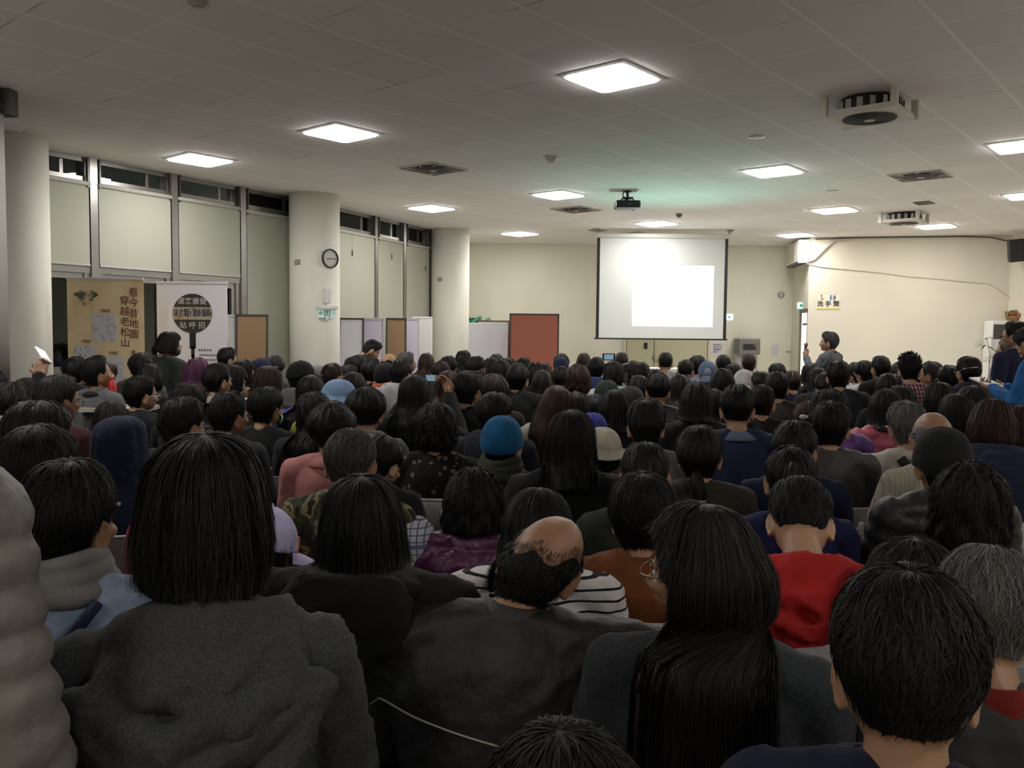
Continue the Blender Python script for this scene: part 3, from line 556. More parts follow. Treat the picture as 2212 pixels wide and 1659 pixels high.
hx = at(1411, 772, YB); mk('lever_handle', join([box((hx[0], -.05, hx[2]), (.05, .02, .06)), tube([(hx[0], -.07, hx[2]), (hx[0] + .10, -.075, hx[2] - .09)], .014, 8)]), mat('brass_dull', (.28, .25, .18), .4, metal=.7), dd, False)
kx = at(1394, 747, YB); mk('door_lock', box((kx[0], -.05, kx[2]), (.075, .03, .13), None, .01), BLACK, dd, False)
PAP = mat('paper_white', (.68, .68, .70), .6); PINKP = mat('paper_pink', (.62, .42, .38), .6)
def paper(px, py, w_, h_, label, m, rows=0, col=None, lines=None, Yw=None, cat='paper notice', name='paper_notice'):
    p = at(px, py, (Yw or YB) - .004); t = thing(name, label, cat, p); mk('sheet', box((0, 0, 0), (w_, .003, h_)), m, t, False); return t
paper(1440, 742, .22, .16, 'pink paper notice on the green door below the screen', PINKP)
t = paper(1549, 754, .20, .26, 'white paper notice with four rows of purple writing under the screen', PAP); PUR = mat('ink_purple', (.07, .03, .22), .6)
for k, s_ in enumerate(('請各位來賓', '請勿飲食於', '會場內請保', '持整潔')): text(s_, 'writing', t, (-.085, -.003, .09 - k * .052), .036, PUR, align='LEFT', bold=.001)
t = paper(1674, 757, .17, .25, 'white paper notice with fine grey print right of the water dispenser', PAP); mk('fine_print', join([box((-.005 * (k % 3), -.003, .10 - k * .018), (.13, .002, .005)) for k in range(12)]), mat('print_lilac', (.35, .35, .48), .6), t, False)
t = paper(1578, 800, .0, .0, 'x', PAP) if False else None
p = at(1576, 685, YB - .01); t = thing('exit_sign', 'small lit blue-white exit sign right beside the screen border', 'exit sign', p); mk('sign_face', box((0, 0, 0), (.14, .03, .13), None, .006), mat('sign_lit', (.6, .8, .9), .4, emit=((.65, .95, 1.0), 1.2)), t, False); mk('pictogram', box((-.01, -.017, .0), (.05, .002, .03)), mat('sign_blue', (.1, .4, .5), .5), t, False)
p = at(1687, 637, YB); clock((p[0], YB - .001, p[2]), 0, .062, 'tiny round grey clock on the back wall left of the wall air conditioner', mat('clock_rim_grey', (.12, .11, .09), .4))
p = at(1703, 760, YB); o = mk('wall_socket', join([box((-.025, -.006, 0), (.04, .012, .035), None, .003), box((.025, -.006, 0), (.04, .012, .035), None, .003)]), mat('socket_grey', (.25, .24, .2), .5), None, False); o.location = (p[0], YB, p[2]); tag(o, 'small double wall socket left of the lit doorway', 'socket')
wx0, wx1, wz = at(1595, 730, YB - .45), at(1641, 730, YB - .45), at(1617, 731, YB - .45)[2]; ww = wx1[0] - wx0[0]; t = thing('water_dispenser', 'tall steel and grey drinking water dispenser against the back wall', 'water dispenser', ((wx0[0] + wx1[0]) / 2, YB - .27, 0))
GM = mat('dispenser_grey', (.16, .16, .16), .45, metal=.3); mk('cabinet', join([box((0, .08, wz / 2), (ww, .30, wz), None, .01), box((0, 0, .40), (ww, .42, .80), None, .01), ]), mat('dispenser_steel', (.42, .42, .42), .4, metal=.4), t, False); mk('control_hood', box((0, -.04, wz - .17), (ww * 1.02, .40, .34), None, .02), GM, t, False)
mk('display', box((.0, -.245, wz - .18), (ww * .60, .01, .12)), BLACK, t, False); mk('warning_label', box((.12, -.252, wz - .15), (.06, .004, .03)), mat('label_red', (.45, .05, .03), .5), t, False)
for s in (-.08, .02): mk('tap', tube([(s, -.20, wz - .34), (s, -.22, wz - .42)], .014, 8), STEEL, t)
# ---- front wall right: lettered washroom sign, air conditioners, loudspeaker, cables
tb, nb = frame_of(BLK, BLK_R); rzb = math.atan2(tb[1], tb[0])
if nb[1] > 0: nb = -nb
def onb(x, y, d=0.0): p = on_line(x, y, BLK, BLK_R); return np.array([p[0] + nb[0] * d, p[1] + nb[1] * d, p[2]])
p = onb(1789, 653, .003); t = thing('washroom_sign', 'washroom wall sign with red arrow, blue figures and black Chinese characters', 'sign', p, rzb)
mk('sign_sheet', box((0, 0, 0), (.43, .003, .29)), mat('sign_cream', (.78, .74, .60), .6), t, False); text('洗 手 間', 'lettering', t, (0, -.004, -.035), .115, INK, bold=.0025)
mk('arrow', join([box((-.105, -.003, .062), (.05, .002, .015)), box((-.125, -.003, .09), (.014, .002, .07)), box((-.125, -.003, .128), (.03, .002, .020)), box((-.125, -.003, .140), (.014, .002, .014))]), mat('sign_red', (.45, .03, .02), .5), t, False)
fg = []
for s, x in ((0, .045), (1, .115)): fg += [ell((x, -.003, .128), (.013, .002, .013)), box((x, -.003, .092), (.042 if s else .030, .002, .042)), box((x - .009, -.003, .055), (.010, .002, .04)), box((x + .009, -.003, .055), (.010, .002, .04))]
fg.append(box((.08, -.003, .09), (.004, .002, .11))); mk('figures', join(fg), mat('sign_blue2', (.02, .12, .38), .5), t, False); mk('green_strip', box((0, -.003, -.128), (.41, .002, .022)), mat('sign_lime', (.50, .52, .08), .5), t, False)
# split air conditioner on the side wall
ac = on_line(1735, 548, SA, SB); t = thing('wall_air_conditioner', 'white split air conditioner high on the wall above the doorway', 'air conditioner', (0, 0, 0)); sc0 = SA + ts * .42; sc1 = SB - ts * -.02; zA, zB_ = on_line(1740, 523, SA, SB)[2], on_line(1740, 571, SA, SB)[2]
mk('ac_case', slab(sc0, sc1, zB_, zA, ns, 0, .21), mat('ac_white', (.80, .79, .74), .35), t, False); mk('ac_outlet', slab(sc0 + ts * .05, sc1 - ts * .05, zB_ - .012, zB_ + .03, ns, .06, .218), mat('ac_dark', (.06, .05, .05), .5), t, False); mk('ac_filter_panel', slab(sc0 + ts * .03, sc1 - ts * .4, zB_ + .07, zA - .03, ns, .19, .216), mat('ac_panel', (.60, .57, .49), .4), t, False)
def wire(name, pts, r, m, label, cat='cable'):
    o = mk(name, tube(pts, r, 6), m, None); tag(o, label, cat); return o
CB = mat('cable_beige', (.62, .57, .48), .6)
wire('wall_cable', [onb(x, y, .012) for x, y in ((1744, 570), (1775, 577), (1830, 582), (1900, 589), (1960, 597), (2020, 602), (2090, 609), (2135, 613), (2160, 628), (2184, 645))], .011, CB, 'long sagging cable running across the cream front wall')
wire('air_conditioner_pipe', [onb(x, y, .03) for x, y in ((1744, 566), (1760, 560), (1780, 540), (1800, 521), (1830, 517))], .022, mat('pipe_wrap', (.55, .53, .48), .6), 'wrapped pipe rising from the wall air conditioner to the ceiling', 'pipe')
wire('ceiling_edge_cable', [onb(x, y, .02) for x, y in ((1762, 517), (1830, 514), (1900, 513), (2000, 512), (2080, 511), (2140, 513), (2180, 522))], .012, mat('cable_dark', (.10, .08, .06), .7), 'dark cable along the top of the cream front wall')
wire('wall_cable', [(lambda p_: (p_[0], YB - .02, p_[2]))(at(x, y, YB)) for x, y in ((1716, 578), (1714, 640), (1712, 700), (1709, 760), (1708, 800))], .014, mat('cable_dark2', (.07, .06, .05), .7), 'dark cable hanging in the corner left of the doorway')
p = on_line(1733, 660, SA, SB); t = thing('exit_sign', 'small green exit sign above the lit doorway', 'exit sign', (p[0] + ns[0] * .02, p[1] + ns[1] * .02, p[2]), -.5); mk('sign_face', box((0, 0, 0), (.16, .03, .13), None, .005), mat('sign_green_lit', (.4, .8, .75), .4, emit=((.45, 1, .85), .8)), t, False); mk('pictogram', box((0, -.017, 0), (.05, .002, .05)), EG, t, False)
# corridor lamp
t = thing('corridor_light', 'bright strip light in the corridor behind the doorway', 'ceiling light', (cx0 + 1.0, (BLK[1] + YB) / 2 + .3, CEIL_Z - .02)); mk('diffuser', box((0, 0, 0), (.3, 1.2, .03)), mat('corridor_lamp', (.9, .9, .9), .5, emit=((1, 1, .98), 130)), t, False)
# floor standing air conditioner
yA = on_line(2170, 700, BLK, BLK_R)[1] - .35; aL, aR, az = at(2147, 694, yA), at(2212, 694, yA), at(2170, 693, yA)[2]; aw = aR[0] - aL[0]; t = thing('floor_air_conditioner', 'tall white floor-standing air conditioner with black slotted outlet', 'air conditioner', ((aL[0] + aR[0]) / 2, yA + .17, 0), rzb * .5)
mk('ac_cabinet', box((0, 0, az / 2), (aw, .34, az), None, .02), mat('ac_cab', (.78, .77, .77), .35), t, False); mk('ac_outlet', box((0, -.165, az - .20), (aw * .88, .02, .27)), mat('ac_dark2', (.035, .03, .03), .5), t, False)
mk('outlet_slats', join([box((0, -.178, az - .32 + k * .030), (aw * .86, .014, .006)) for k in range(9)]), mat('slat_grey', (.30, .29, .28), .5), t, False); mk('side_vents', join([box((-aw * .35, -.172, .25 + k * .04), (.05, .006, .012)) for k in range(14)]), mat('slat_light', (.5, .5, .5), .5), t, False)
rs = np.random.RandomState(5); fx = at(2192, 690, yA + .1)
t = thing('flower_basket', 'small basket of red and green artificial flowers on the air conditioner', 'flower basket', (fx[0], yA + .15, az)); mk('basket', loft([ering((0, 0, z), a_, a_ * .7, 20) for z, a_ in ((0, .10), (.05, .13), (.09, .15))]), mat('wicker', (.30, .16, .07), .8), t)
mk('flowers', join([ell((rs.uniform(-.14, .14), rs.uniform(-.08, .08), rs.uniform(.08, .16)), (.025, .025, .02), None, 6, 8) for k in range(26)]), mat('flower_red', (.38, .09, .05), .7), t); mk('leaves', join([ell((rs.uniform(-.16, .16), rs.uniform(-.09, .09), rs.uniform(.07, .19)), (.03, .012, .02), rotz(rs.rand() * 3), 6, 8) for k in range(24)]), mat('leaf_olive', (.16, .18, .05), .7), t)
# potted plant beside it
px_ = at(2135, 775, yA - .1); t = thing('potted_plant', 'slim leafy potted plant left of the floor-standing air conditioner', 'plant', (px_[0], yA - .05, 0)); GL = mat('leaf_dark', (.05, .08, .03), .55)
mk('pot', loft([ering((0, 0, z), a_, a_, 20) for z, a_ in ((0, .10), (.22, .14), (.25, .15))]), mat('pot_brown', (.18, .09, .05), .6), t); st = [(0, 0, .2), (.02, 0, .6), (.05, 0, 1.0), (.05, 0, 1.35), (-.02, 0, 1.62)]; mk('stem', tube(st, [.010, .009, .008, .006, .004], 6), mat('stem_green', (.12, .14, .06), .6), t)
lv = []
def leaf(p, d, L, wd_):
    d = np.array(d, float); d /= np.linalg.norm(d); s = np.cross(d, [0, 0, 1.]); s /= np.linalg.norm(s) + 1e-6; u = np.linspace(0, 1, 7); c = np.array(p) + d * L * u[:, None] - np.array([0, 0, 1.]) * (L * .45 * u[:, None] ** 2); wv = wd_ * np.sin(u * 3.0 + .1)
    V = np.vstack([c - s * wv[:, None], c + np.array([0, 0, .003]), c + s * wv[:, None]]); return V, grid_faces(3, 7)
for k in range(9): a_ = k * .7; lv.append(leaf((-.02, 0, 1.62 - .02 * k), (math.cos(a_), math.sin(a_) * .5, .5 - .08 * k), .22, .022))
for k in range(7): a_ = k * .9; lv.append(leaf((.05, 0, 1.28 - .02 * k), (math.cos(a_), math.sin(a_) * .5, .3), .15, .02))
mk('leaves', join(lv), GL, t)
# loudspeaker
yS_ = on_line(2190, 545, BLK, BLK_R)[1] - .55; p = at(2192, 541, yS_); t = thing('loudspeaker', 'black wall loudspeaker tilted down high at the right edge', 'loudspeaker', (p[0] + .02, yS_, p[2]), -.25)
t.rotation_euler = (.12, -.10, -.3); mk('speaker_cabinet', box((0, 0, 0), (.235, .20, .40), None, .012), BLACK, t, False); mk('speaker_grille', box((0, -.103, 0), (.21, .006, .37), None, .003), mat('grille_black', (.02, .02, .024), .7, bump=(400, .002)), t, False); mk('wall_bracket', tube([(.05, .09, .1), (.16, .30, .12)], .02, 8), DKG, t)
# white table by the lectern side
p = at(1422, 797, 12.4); t = thing('folding_table', 'white-topped table edge showing between heads below the green door', 'table', (p[0] + .05, 12.4, 0)); mk('tabletop', box((0, 0, p[2]), (.85, .5, .03)), mat('table_white', (.75, .75, .74), .4), t, False)
for sx_ in (-.38, .38):
    for sy_ in (-.2, .2): mk('leg', tube([(sx_, sy_, 0), (sx_, sy_, p[2] - .01)], .015, 8), DKG, t)

# spot lamp added above the table to put green stray light on the ceiling
s2 = D.lights.new('added_stray_spot', 'SPOT'); o2 = D.objects.new('added_stray_spot', s2); COL.objects.link(o2); q0_ = np.array([p[0] + .1, 12.4, p[2] + .04]); o2.location = q0_; tgt = on_ceiling(1478, 400)
o2.rotation_euler = Vector(tgt - q0_).to_track_quat('-Z', 'Y').to_euler(); s2.energy = STRAY_W; s2.color = (.36, 1, .80); s2.spot_size = math.radians(112); s2.spot_blend = 1.0; s2.shadow_soft_size = .1
# ================================================================ PEOPLE
# Template space: person faces +y, hips at y=0, floor z=0, crown of the skull at z=1.31 (seated) or 1.70 (standing)
CR = 1.31
HY = 0.02                                          # head axis
HC = np.array([0, HY, CR - .10]); RX, RF, RB, RZ = .077, .090, .102, .10

def head_parts(fine=True):
    P = []; rings = []
    tab = []
    for dz in (.003, .012, .025, .045, .07, .10):
        k = math.sqrt(max(0, 1 - ((.10 - dz) / .10) ** 2)); tab.append((dz, RX * k, RF * k, RB * k))
    tab += [(.115, .0765, .086, .099), (.13, .075, .085, .094), (.15, .071, .087, .086), (.165, .067, .088, .078), (.178, .062, .087, .068),
            (.19, .057, .083, .055), (.205, .049, .083, .04), (.217, .038, .077, .01), (.226, .02, .062, -.02)]
    for dz, a, f, b in tab:
        t = np.linspace(0, 2 * math.pi, 28, endpoint=False)
        x = a * np.sign(np.cos(t)) * np.abs(np.cos(t)) ** .92; s = np.sin(t)
        y = np.where(s > 0, f * s, b * s) if b > 0 else (f + b) / 2 + (f - b) / 2 * s - 0
        rings.append(np.stack([x, HY + y, np.full(28, CR - dz)], 1))
    P.append(loft(rings[::-1]))
    h = lambda x, y, dz: (x, HY + y, CR - dz)
    P.append(tube([h(0, .080, -0 + .098), h(0, .090, .118), h(0, .101, .138), h(0, .106, .148)], [(.008, .009), (.008, .009), (.010, .010), (.012, .011)], 10))
    for s in (-1, 1):
        P.append(ell(h(s * .012, .093, .151), (.008, .010, .007)))
        P.append(ell(h(s * .030, .080, .099), (.024, .010, .007)))
        P.append(ell(h(s * .046, .060, .135), (.022, .020, .018)))
        R = rotz(-s * .45) @ rotx(-.12)
        c = np.array(h(s * .083, -.012, .130))
        t = np.linspace(0, 2 * math.pi, 18, endpoint=False)
        pts = np.stack([np.zeros(18), .016 * np.cos(t) * (1 + .15 * np.sin(t)), .031 * np.sin(t)], 1) @ R.T + c
        P.append(tube(pts, .0048, 8, closed=True))
        P.append(ell(c + np.array([-s * .003, .003, -.002]), (.006, .014, .028), R)); P.append(ell(c + np.array([-s * .002, .006, -.027]), (.006, .008, .009), R))
    P.append(ell(h(0, .0865, .171), (.023, .008, .005))); P.append(ell(h(0, .085, .181), (.020, .008, .006))); P.append(ell(h(0, .074, .206), (.022, .014, .014)))
    return P
def neck_parts():
    return [tube([(0, -.028, 1.02), (0, -.02, 1.07), (0, -.006, 1.12), (0, .004, 1.17)], [(.066, .064), (.055, .057), (.051, .055), (.050, .058)], 18)]
def hand_parts(wr, d, up, side, curl=.5, spread=1.0, thumb_in=.5):
    """wr wrist, d finger direction, up = back of the hand, side: +1 thumb towards cross(d, up)"""
    d = np.array(d, float); d /= np.linalg.norm(d); up = np.array(up, float); up -= d * (up @ d); up /= np.linalg.norm(up)
    lat = np.cross(d, up) * side; wr = np.array(wr, float); P = []
    R = np.stack([lat, d, up], 1)
    P.append(box(wr + d * .050, (.078, .088, .026), R, .012)); P.append(ell(wr + d * .03 + lat * .026 - up * .006, (.017, .032, .015), R))
    P.append(tube([wr - d * .03, wr + d * .02], [(.026, .021), (.032, .018)], 12))
    for k, (off, L) in enumerate(((.030, .072), (.010, .080), (-.011, .074), (-.030, .058))):
        p = wr + d * .090 + lat * off * 1.05; a = .12 + curl * .5; dd = d + lat * off * spread * 1.6; dd /= np.linalg.norm(dd); pts = [p - dd * .02, p]
        for seg, fr in enumerate((.42, .32, .26)):
            v = dd * math.cos(a) - up * math.sin(a); p = p + v * L * fr; pts.append(p); a += curl * (.75 if seg == 0 else .55)
        P.append(tube(pts, [.0085, .0092, .0086, .008, .0068], 9))
    p = wr + d * .022 + lat * .034; v = d * .60 + lat * .72 - up * .25 * thumb_in; v /= np.linalg.norm(v)
    v2 = d * .92 + lat * (.35 - .5 * thumb_in) - up * (.25 + .3 * thumb_in); v2 /= np.linalg.norm(v2)
    P.append(tube([p - v * .02, p, p + v * .034, p + v * .034 + v2 * .028, p + v * .034 + v2 * .048], [.012, .013, .011, .010, .008], 9))
    return P

POSES = {  # elbow and wrist of the right arm then the left arm (x right), and hand frames (dir, up)
 'lap':   dict(R=((.235, .035, .735), (.13, .27, .635), (-.25, .95, -.12), (0, .15, 1)), L=((-.235, .035, .735), (-.13, .27, .635), (.25, .95, -.12), (0, .15, 1))),
 'fold':  dict(R=((.225, .03, .74), (.03, .23, .735), (-1, .1, .05), (0, .9, .35)), L=((-.225, .03, .74), (-.02, .255, .77), (1, .0, -.02), (0, .9, .35))),
 'phone': dict(R=((.225, .10, .775), (.10, .34, .98), (-.45, .35, .85), (.55, .75, -.1)), L=((-.225, .10, .775), (-.10, .34, .98), (.45, .35, .85), (-.55, .75, -.1))),
 'shoot': dict(R=((.25, .18, .92), (.135, .36, 1.165), (-.35, .2, .9), (.6, .7, .1)), L=((-.25, .18, .92), (-.135, .36, 1.165), (.35, .2, .9), (-.6, .7, .1))),
 'raise': dict(R=((.26, .10, 1.02), (.20, .18, 1.27), (-.15, .35, .9), (.5, -.6, .3)), L=((-.235, .035, .735), (-.13, .27, .635), (.25, .95, -.12), (0, .15, 1))),
 'chin':  dict(R=((.21, .19, .75), (.055, .155, 1.01), (-.35, -.25, .9), (.25, .95, .2)), L=((-.235, .035, .735), (-.13, .27, .635), (.25, .95, -.12), (0, .15, 1))),
 'mic':   dict(R=((.23, .04, .745), (.13, .24, .80), (-.3, .9, .15), (.6, .2, .75)), L=((-.215, .09, .76), (-.07, .27, .99), (.2, .45, .85), (-.75, .5, .1))),
 'book':  dict(R=((.225, .05, .745), (.10, .30, .82), (-.5, .85, .1), (.3, .0, -1)), L=((-.225, .05, .745), (-.10, .30, .82), (.5, .85, .1), (-.3, .0, -1))),
 'stand': dict(R=((.235, -.03, .73), (.235, .05, .50), (0, .1, -1), (1, 0, 0)), L=((-.235, -.03, .73), (-.235, .05, .50), (0, .1, -1), (-1, 0, 0))),
}
SH = (.172, -.02, 1.0)
def legs(stand, r=0.0):
    P = []
    for s in (-1, 1):
        if stand:
            P.append(tube([(s * .085, 0, .56), (s * .095, .01, .35), (s * .10, .015, .08), (s * .10, 0, -.12), (s * .10, -.02, -.33)], [.088 + r, .075 + r, .056 + r, .052 + r, .038 + r * 1.3], 14))
        else:
            P.append(tube([(s * .085, -.02, .535), (s * .10, .20, .53), (s * .125, .43, .50)], [(.088 + r, .082 + r), (.078 + r, .075 + r), (.058 + r, .058 + r)], 14))
            P.append(tube([(s * .125, .43, .50), (s * .125, .45, .30), (s * .12, .44, .09 if r == 0 else .12)], [.058 + r, .052 + r, .036 + r * 1.4], 14))
    return P
def body_geo(pose, stand, voxel):
    P = head_parts() + neck_parts()
    P.append(loft([ering((0, .0, z), a, f, 24, yb=b) for z, a, f, b in ((.46, .13, .10, .10), (.52, .165, .12, .115), (.60, .155, .115, .105), (.70, .138, .105, .095), (.80, .148, .105, .10),
              (.90, .162, .10, .105), (.97, .165, .085, .105), (1.02, .14, .06, .09), (1.05, .09, .05, .07))]))
    P += legs(stand)
    for s in (-1, 1):
        fz = -.375 if stand else 0.03; fy = -.02 if stand else .44
        P.append(loft([ering((s * .115, fy + dy, fz + dz), a, .0, 14) * 0 + np.stack([s * .115 + a * np.cos(t), np.full(14, fy + dy), fz + dz + h * np.sin(t)], 1)
                  for t in [np.linspace(0, 2 * math.pi, 14, endpoint=False)] for dy, dz, a, h in ((-.06, .005, .025, .03), (0, .015, .034, .045), (.08, .0, .04, .03), (.15, -.005, .042, .022), (.19, -.01, .03, .015))]))
        q = POSES[pose]['R' if s > 0 else 'L']
        sh = np.array([s * SH[0], SH[1], SH[2]]); e, wv = np.array(q[0]), np.array(q[1])
        P.append(ell(sh, (.058, .058, .06))); P.append(tube([sh, sh * .5 + e * .5, e], [.052, .047, .040], 14)); P.append(tube([e, e * .6 + wv * .4, wv], [.041, .038, .026], 14))
        P += hand_parts(wv, q[2], q[3], 1 if s < 0 else -1, curl={'phone': .95, 'shoot': .8, 'mic': 1.5 if s < 0 else .5, 'raise': 1.1 if s > 0 else .35, 'fold': .4, 'chin': 1.2 if s > 0 else .35, 'book': .8}.get(pose, .35), thumb_in=.8 if pose in ('mic', 'phone', 'book', 'raise') else .4)
        P.append(tube([(s * .04, -.035, 1.06), (s * .10, -.03, 1.035), (s * .165, -.025, 1.0)], [.035, .042, .045], 12))
    V, T = remesh(join(P), voxel, 3, .5)
    N = vnormals(V, T); hd = np.full(len(V), 9.)                        # draw the covered skin in a little under the clothes
    for k, s in (('R', 1), ('L', -1)):
        wv = np.array(POSES[pose][k][1]); dd = np.array(POSES[pose][k][2], float); dd /= np.linalg.norm(dd); hd = np.minimum(hd, np.linalg.norm(V - (wv + dd * .07), axis=1))
    k_ = sm(.10, .14, hd) * (1 - sm(1.04, 1.08, V[:, 2])) * (sm(.12, .16, V[:, 2]) if not stand else sm(-.33, -.28, V[:, 2]))
    return V - N * (.013 * k_)[:, None], T
def top_geo(pose, r=0.0, voxel=.012, hem=.50, sleeve=True):
    """jacket / sweater volume: torso, shoulders and sleeves, a bit larger than the body"""
    g = .016 + r; P = []
    P.append(loft([ering((0, 0, z), a + g, f + g, 28, yb=b + g) for z, a, f, b in ((hem, .162, .118, .112), (hem + .03, .170, .122, .118), (.60, .160, .120, .108), (.70, .150, .115, .100), (.80, .155, .112, .106),
              (.90, .165, .105, .112), (.97, .165, .088, .110), (1.02, .135, .06, .092), (1.052, .088, .046, .072), (1.075, .058, .040, .058))]))
    for s in (-1, 1):
        q = POSES[pose]['R' if s > 0 else 'L']
        sh = np.array([s * (SH[0] + .004), SH[1], SH[2] - .004]); e, wv = np.array(q[0]), np.array(q[1])
        P.append(ell(sh, (.062 + r, .062 + r, .064 + r)))
        if sleeve:
            P.append(tube([sh, sh * .5 + e * .5, e], [.062 + r, .058 + r, .053 + r], 16))
            c = wv + (wv - e) / np.linalg.norm(wv - e) * .01
            P.append(tube([e, e * .6 + wv * .4, wv * .97 + e * .03, c], [.053 + r, .049 + r * .8, .038 + r * .5, .036 + r * .5], 16))
        P.append(tube([(s * .035, -.035, 1.062), (s * .10, -.032, 1.035), (s * .165, -.027, 1.0)], [.040 + r * .6, .050 + r * .7, .056 + r], 14))
    return remesh(join(P), voxel, 5, .5)
TPL = {}
def tpl(kind, pose, lod):
    key = (kind, pose, lod)
    if key in TPL: return TPL[key]
    st = pose in ('stand', 'mic', 'book')
    base = (kind, pose, 'raw')
    if base not in TPL:
        if kind == 'body': TPL[base] = body_geo(pose, st, .0052)
        elif kind == 'top': TPL[base] = top_geo(pose, 0.0, .011)
        elif kind == 'legs': TPL[base] = remesh(join(legs(st, .014) + [loft([ering((0, 0, z), a, f, 20) for z, a, f in ((.44, .15, .12), (.50, .18, .135), (.58, .172, .13), (.62, .165, .125))])]), .014, 3)
    r = {'body': (.5, .16, .07), 'top': (1.0, .45, .2), 'legs': (.5, .3, .15)}[kind][lod]
    TPL[key] = TPL[base] if r == 1.0 else decimate(TPL[base], r)
    return TPL[key]

# ---------------------------------------------------------------- pose deformation shared by body, clothes and hair
class Fig:
    def __init__(s, yaw=0, pitch=0, tilt=0, lean=0, side=0, dz=0, wide=0, hs=1.0, slouch=0, turn=0, sink=.015):
        s.sink = sink
        s.yaw, s.pitch, s.tilt, s.lean, s.side, s.dz, s.wide, s.hs, s.slouch, s.turn = map(float, (yaw, pitch, tilt, lean, side, dz, wide, hs, slouch, turn))
    def __call__(s, V, head=None):
        """head: None = by height with a sideways limit, 1 = follow the head fully where high (hair), 'all' rigid with the head"""
        V = np.array(V, float); z = V[:, 2].copy()
        if head == 'all': wgt = np.ones(len(V))
        else:
            wgt = sm(1.055, 1.15, z)
            if head is None: wgt = wgt * (1 - sm(.135, .19, np.hypot(V[:, 0], V[:, 1] - .02)))
        pv = np.array([0, -.005, 1.10])
        y, p, t = math.radians(-s.yaw), math.radians(-s.pitch), math.radians(s.tilt)
        R = rotz(y) @ roty(t) @ rotx(p); Q = (V - pv) * s.hs @ R.T + pv
        # nodding also carries the neck forward a little
        Q = Q + np.array([0, math.sin(math.radians(s.pitch)) * .03, 0])
        Q = Q - np.array([0, 0, s.sink]); V = V + (Q - V) * wgt[:, None]
        k = sm(.55, .95, z); up = np.clip((z - .5) / .8, 0, None)
        V[:, 2] += s.dz * k
        if s.wide: V[:, 0] *= 1 + s.wide * sm(.6, .9, z) * (1 - sm(1.05, 1.09, z) * (wgt > 0))
        V[:, 1] += s.lean * up ** 1.35 + s.slouch * np.sin(np.clip(up, 0, 1) * math.pi) * -1
        V[:, 2] -= abs(s.lean) * .25 * up ** 2
        V[:, 0] += s.side * up ** 1.3
        return V

# ---------------------------------------------------------------- hair and everything that follows the skull
def skull(th, ph, off):
    """th 0 = back of the head, pi = face, ph angle from the crown, off outward"""
    st, ct = np.sin(th), -np.cos(th); ry = np.where(ct > 0, RF, RB)
    pc = np.minimum(ph, math.pi / 2); low = np.clip(ph - math.pi / 2, 0, None)          # below the widest line the scalp runs down the nape
    sp, cp = np.sin(pc) ** .86, np.cos(pc)
    nx, ny = 1 - .20 * sm(0, 1.1, low), 1 - np.where(ct > 0, .05, .27) * sm(0, 1.1, low)
    p = np.stack([RX * sp * st * nx, HY + ry * sp * ct * ny, HC[2] + RZ * cp - .10 * low], -1)
    n = np.stack([sp * st / RX, sp * ct / ry, cp / RZ], -1); n /= np.linalg.norm(n, axis=-1, keepdims=True)
    n[..., 2] = np.where(low > 0, -.12 * sm(0, .6, low), n[..., 2])
    return p + n * np.asarray(off)[..., None], n
def hnoise(th, seed, fs=(37, 71, 113), am=(1, .6, .4)):
    r = np.random.RandomState(seed); o = 0
    for f, a in zip(fs, am): o = o + a * np.sin(th * f + r.rand() * 6.28 + 2.5 * np.sin(th * (3 + r.rand() * 3) + r.rand() * 6))
    return o / sum(am)
HAIR = { # back, side, front polar limits (deg); T top, T side, T nape; L hang length; open: angle from the face where hanging starts; drape
 'short': dict(b=147, s=97, f=55, T=(.020, .012, .006), L=0),
 'crop':  dict(b=143, s=90, f=52, T=(.012, .007, .003), L=0),
 'thick': dict(b=150, s=102, f=62, T=(.028, .021, .012), L=0),
 'bowl':  dict(b=150, s=122, f=66, T=(.025, .025, .019), L=.0),
 'bob':   dict(b=100, s=100, f=66, T=(.024, .026, .034), L=.085, tuck=.25),
 'curly': dict(b=100, s=100, f=64, T=(.034, .042, .045), L=.10, tuck=.2, curl=1),
 'mid':   dict(b=98, s=98, f=62, T=(.022, .024, .032), L=.15, tuck=.05, drape=1),
 'long':  dict(b=96, s=96, f=60, T=(.018, .022, .030), L=.27, drape=1),
 'xlong': dict(b=96, s=96, f=60, T=(.018, .024, .032), L=.42, drape=1),
 'pony':  dict(b=138, s=96, f=56, T=(.012, .010, .008), L=0, tail=1),
 'lowtail': dict(b=146, s=103, f=56, T=(.016, .016, .016), L=0, tail=2),
 'bun':   dict(b=138, s=96, f=56, T=(.014, .012, .010), L=0, tail=3),
 'bald':  dict(b=147, s=99, f=96, T=(.000, .006, .007), L=0, bald=82),
 'thin':  dict(b=145, s=94, f=50, T=(.006, .010, .006), L=0, bald=16),
 'spiky': dict(b=144, s=92, f=54, T=(.028, .018, .005), L=0, spike=1),
}
